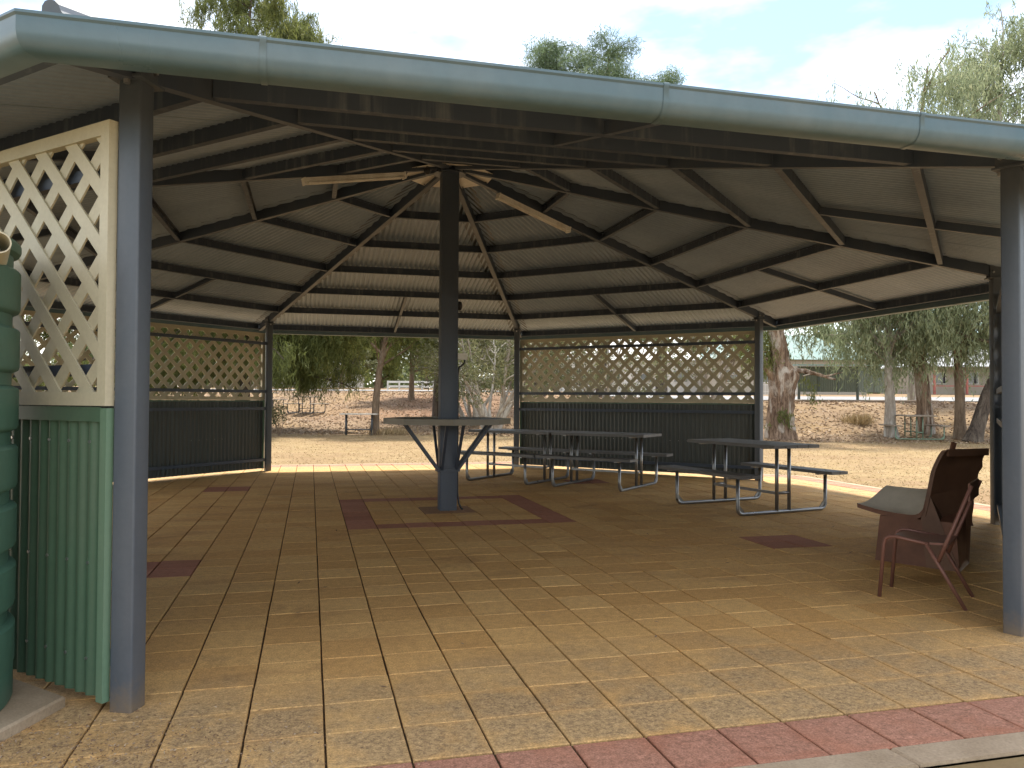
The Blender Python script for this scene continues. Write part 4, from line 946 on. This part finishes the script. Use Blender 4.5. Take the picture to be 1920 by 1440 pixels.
# houses across the road
def house(label, px, t, wd, dp, h, wallm, roofm, hr, verandah=False, rz=0):
    r_ = empty('house', plan(px, t), -YAW+rz); tag(r_, label, 'house', 'houses across the road')
    MB().box((0, dp/2, h/2), (wd, dp, h)).build('wall', wallm, r_)
    V = [(-wd/2-.5, -.5, h), (wd/2+.5, -.5, h), (wd/2+.5, dp+.5, h), (-wd/2-.5, dp+.5, h), (-wd/2+dp*.4, dp/2, h+hr), (wd/2-dp*.4, dp/2, h+hr)]
    V = [(x, y, z+.02) for x, y, z in V]
    mesh_obj('roof', V, [(3, 2, 1, 0), (0, 1, 5, 4), (2, 3, 4, 5), (1, 2, 5), (3, 0, 4)], roofm, r_)
    for q in range(int(wd//3)):
        x = -wd/2+1.6+q*3.0; wn = MB().box((x, -.02, 1.5), (1.3, .08, 1.1)).build('window_frame', M_white, r_); MB().box((x, -.065, 1.5), (1.16, .02, .96)).build('pane', M_glass, wn)
    if verandah:
        for q in range(5): MB().box((-wd/2+.2+q*(wd-.4)/4, -1.9, h/2), (.16, .16, h)).build('verandah_post', M_redp, r_)
        MB().box((0, -1.9, .75), (wd, .06, .08)).build('verandah_rail', M_redp, r_); mesh_obj('verandah_roof', [(-wd/2-.3, -2.2, h-.15), (wd/2+.3, -2.2, h-.15), (wd/2+.3, -.4, h+.25), (-wd/2-.3, -.4, h+.25), (-wd/2-.3, -2.2, h-.08), (wd/2+.3, -2.2, h-.08), (wd/2+.3, -.4, h+.32), (-wd/2-.3, -.4, h+.32)], [(3, 2, 1, 0), (4, 5, 6, 7), (0, 1, 5, 4), (1, 2, 6, 5), (2, 3, 7, 6), (3, 0, 4, 7)], roofm, r_)
M_roofg = painted('grey_roof', (0.35, 0.36, 0.37), 0.5)
house('cream house with teal roof across the road behind the gnarled gum', 1480, 66, 13, 8, 2.9, M_wallc, M_teal, 2.4)
house('house with red verandah posts across the road behind the gum trunks', 1850, 72, 12, 8, 2.6, M_wallc, M_roofg, 1.8, True)
house('pale house across the road behind the right lattice', 1190, 70, 13, 8, 2.9, M_white, M_roofg, 2.0)
house('pale house across the road behind the hanging casuarina', 560, 90, 12, 8, 2.6, M_white, M_roofg, 1.8)
# pale picket fence beyond the road
pk = empty('picket_fence', plan(1480, 58)); tag(pk, 'low white picket fence beyond the road left of the olive screen', 'fence'); a_ = plan(1430, 58)-pk.location; b_ = plan(1500, 58)-pk.location
for q in range(26): p = a_+(b_-a_)*q/25; MB().box(p+Z_*.5, (.05, .03, 1.0)).build('picket', M_white, pk)
for z in (.3, .8): MB().beam(a_+Z_*z+fv*.04, b_+Z_*z+fv*.04, .03, .06).build('rail', M_white, pk)

# ------------------------------------------------------------------ ground cover
def ground_scatter(name, label, cat, n, tr, sr, fn, ln, wd, updir, matl):
    T = rng.uniform(*tr, n); Ss = rng.uniform(*sr, n)*T
    X = CAM.x+f2.x*T+r2.x*Ss; Y = CAM.y+f2.y*T+r2.y*Ss
    ap = np.maximum(np.maximum(abs(X), abs(Y)), (abs(X)+abs(Y))*.70711); k = fn(X, Y, T, Ss, ap); X, Y, T = X[k], Y[k], T[k]; n = len(X)
    Zz = terrain(X, Y)-.018; D = rng.normal(size=(n, 3)); D[:, 2] = np.abs(D[:, 2])*updir[0]+updir[1]; D = unit(D); L_ = ln*(.5+rng.random(n)); W_ = unit(np.cross(D, rng.normal(size=(n, 3))))
    C = np.stack([X, Y, Zz+L_*.4*D[:, 2]+.004], 1)
    tag(quads(name, C, D*L_[:, None]/2, W_*(wd*(.6+.8*rng.random(n)))[:, None]/2, rng.random(n)*.8+.1*np.sin(X*.7)*np.cos(Y*.6)+.1, matl), label, cat, kind='stuff')
def t0f(S): return 28.5-3.6*smooth(-3, 11, S)
ground_scatter('dry_grass', 'short straw-coloured dry grass round the shelter', 'grass', 60000, (8, 29), (-.75, .75), lambda X, Y, T, S, a: (a > 6.8) & (T < t0f(S)+1.2), .05, .010, (.5, .1), M_straw)
ground_scatter('leaf_litter', 'brown fallen leaves covering the banks', 'leaf litter', 60000, (24.5, 52), (-.7, .75), lambda X, Y, T, S, a: (T > t0f(S)+.3*np.sin(S*2)) & (T < 52-15*smooth(-3, 11, S)), .12, .05, (.2, .0), M_litter)
def tufts(name, label, px, t, n, h, rad, m):
    x, y = at(px, t); root = empty(name, (x, y, tz(x, y)-.06)); tag(root, label, 'shrub'); D = rng.normal(size=(n, 3))*.45; D[:, 2] = 1; D = unit(D); L_ = h*(.5+.6*rng.random(n)); p = rng.normal(size=(n, 3))*rad*.4; p[:, 2] = 0
    quads('blades', p+D*L_[:, None]/2, D*L_[:, None]/2, unit(np.cross(D, rng.normal(size=(n, 3))))*.012, rng.random(n)*.7, m, root)['kind'] = 'stuff'
tufts('dry_shrub', 'dry brown tussock on the leaf-littered bank left of the pale leaning gum', 1612, 29, 500, .5, .6, M_straw)
tufts('dry_tussock', 'dry straw tussock at the foot of the slope right of the bare table', 735, 28.9, 500, .35, .9, M_straw)
# a few fallen leaves on the paving
n = 150; X = rng.uniform(-4, 5.5, n); Y = rng.uniform(-6.4, 5, n)
D = rng.normal(size=(n, 3)); D[:, 2] *= .15; D = unit(D); W_ = unit(np.cross(D, np.tile([0, 0, 1.], (n, 1))+rng.normal(size=(n, 3))*.2))
tag(quads('fallen_leaves', np.stack([X, Y, np.full(n, .007)], 1), D*.022, W_*.006, rng.random(n)*.6, M_litter), 'scattered small fallen leaves on the paving', 'leaves', kind='stuff')
# flat stones in the dirt outside the edging
for i, (x, y, r_, lb) in enumerate(((.15, -7.02, .16, 'flat sandy stone in the dirt by the edging, bottom right, the left one'), (.62, -6.98, .12, 'flat sandy stone in the dirt by the edging, bottom right, the right one'))):
    mb = MB(); V = []; n = 9; rr = [r_*random.uniform(.75, 1.15) for _ in range(n)]
    for s, z in ((1, -.05), (1, .0), (.88, .012)): V += [(x+rr[k]*s*math.cos(6.283*k/n), y+rr[k]*s*.7*math.sin(6.283*k/n), z-.03) for k in range(n)]
    mb.add(V, [tuple(range(2*n, 3*n))]+[(l*n+k, l*n+(k+1) % n, (l+1)*n+(k+1) % n, (l+1)*n+k) for l in (0, 1) for k in range(n)]); tag(mb.build('flat_stone', M_pav), lb, 'stone')

# grit and twig crumbs washed against the slab and the front left post
n = 2600; X = -2.35+rng.normal(size=n)*.42; Y = -5.98+rng.normal(size=n)*.22-.25*(X+2.35); k = (Y > -6.6) & (Y < -5.58+.2*(X+2.4)); X, Y = X[k], Y[k]; n = len(X)
D = rng.normal(size=(n, 3)); D[:, 2] *= .25; D = unit(D); W_ = unit(np.cross(D, rng.normal(size=(n, 3))))
sz = .003+.006*rng.random(n)
tag(quads('grit', np.stack([X, Y, np.full(n, .005)], 1), D*sz[:, None], W_*(sz*.35)[:, None], rng.random(n), M_litter), 'fine grit and twig crumbs on the paving beside the tank slab', 'grit', kind='stuff')
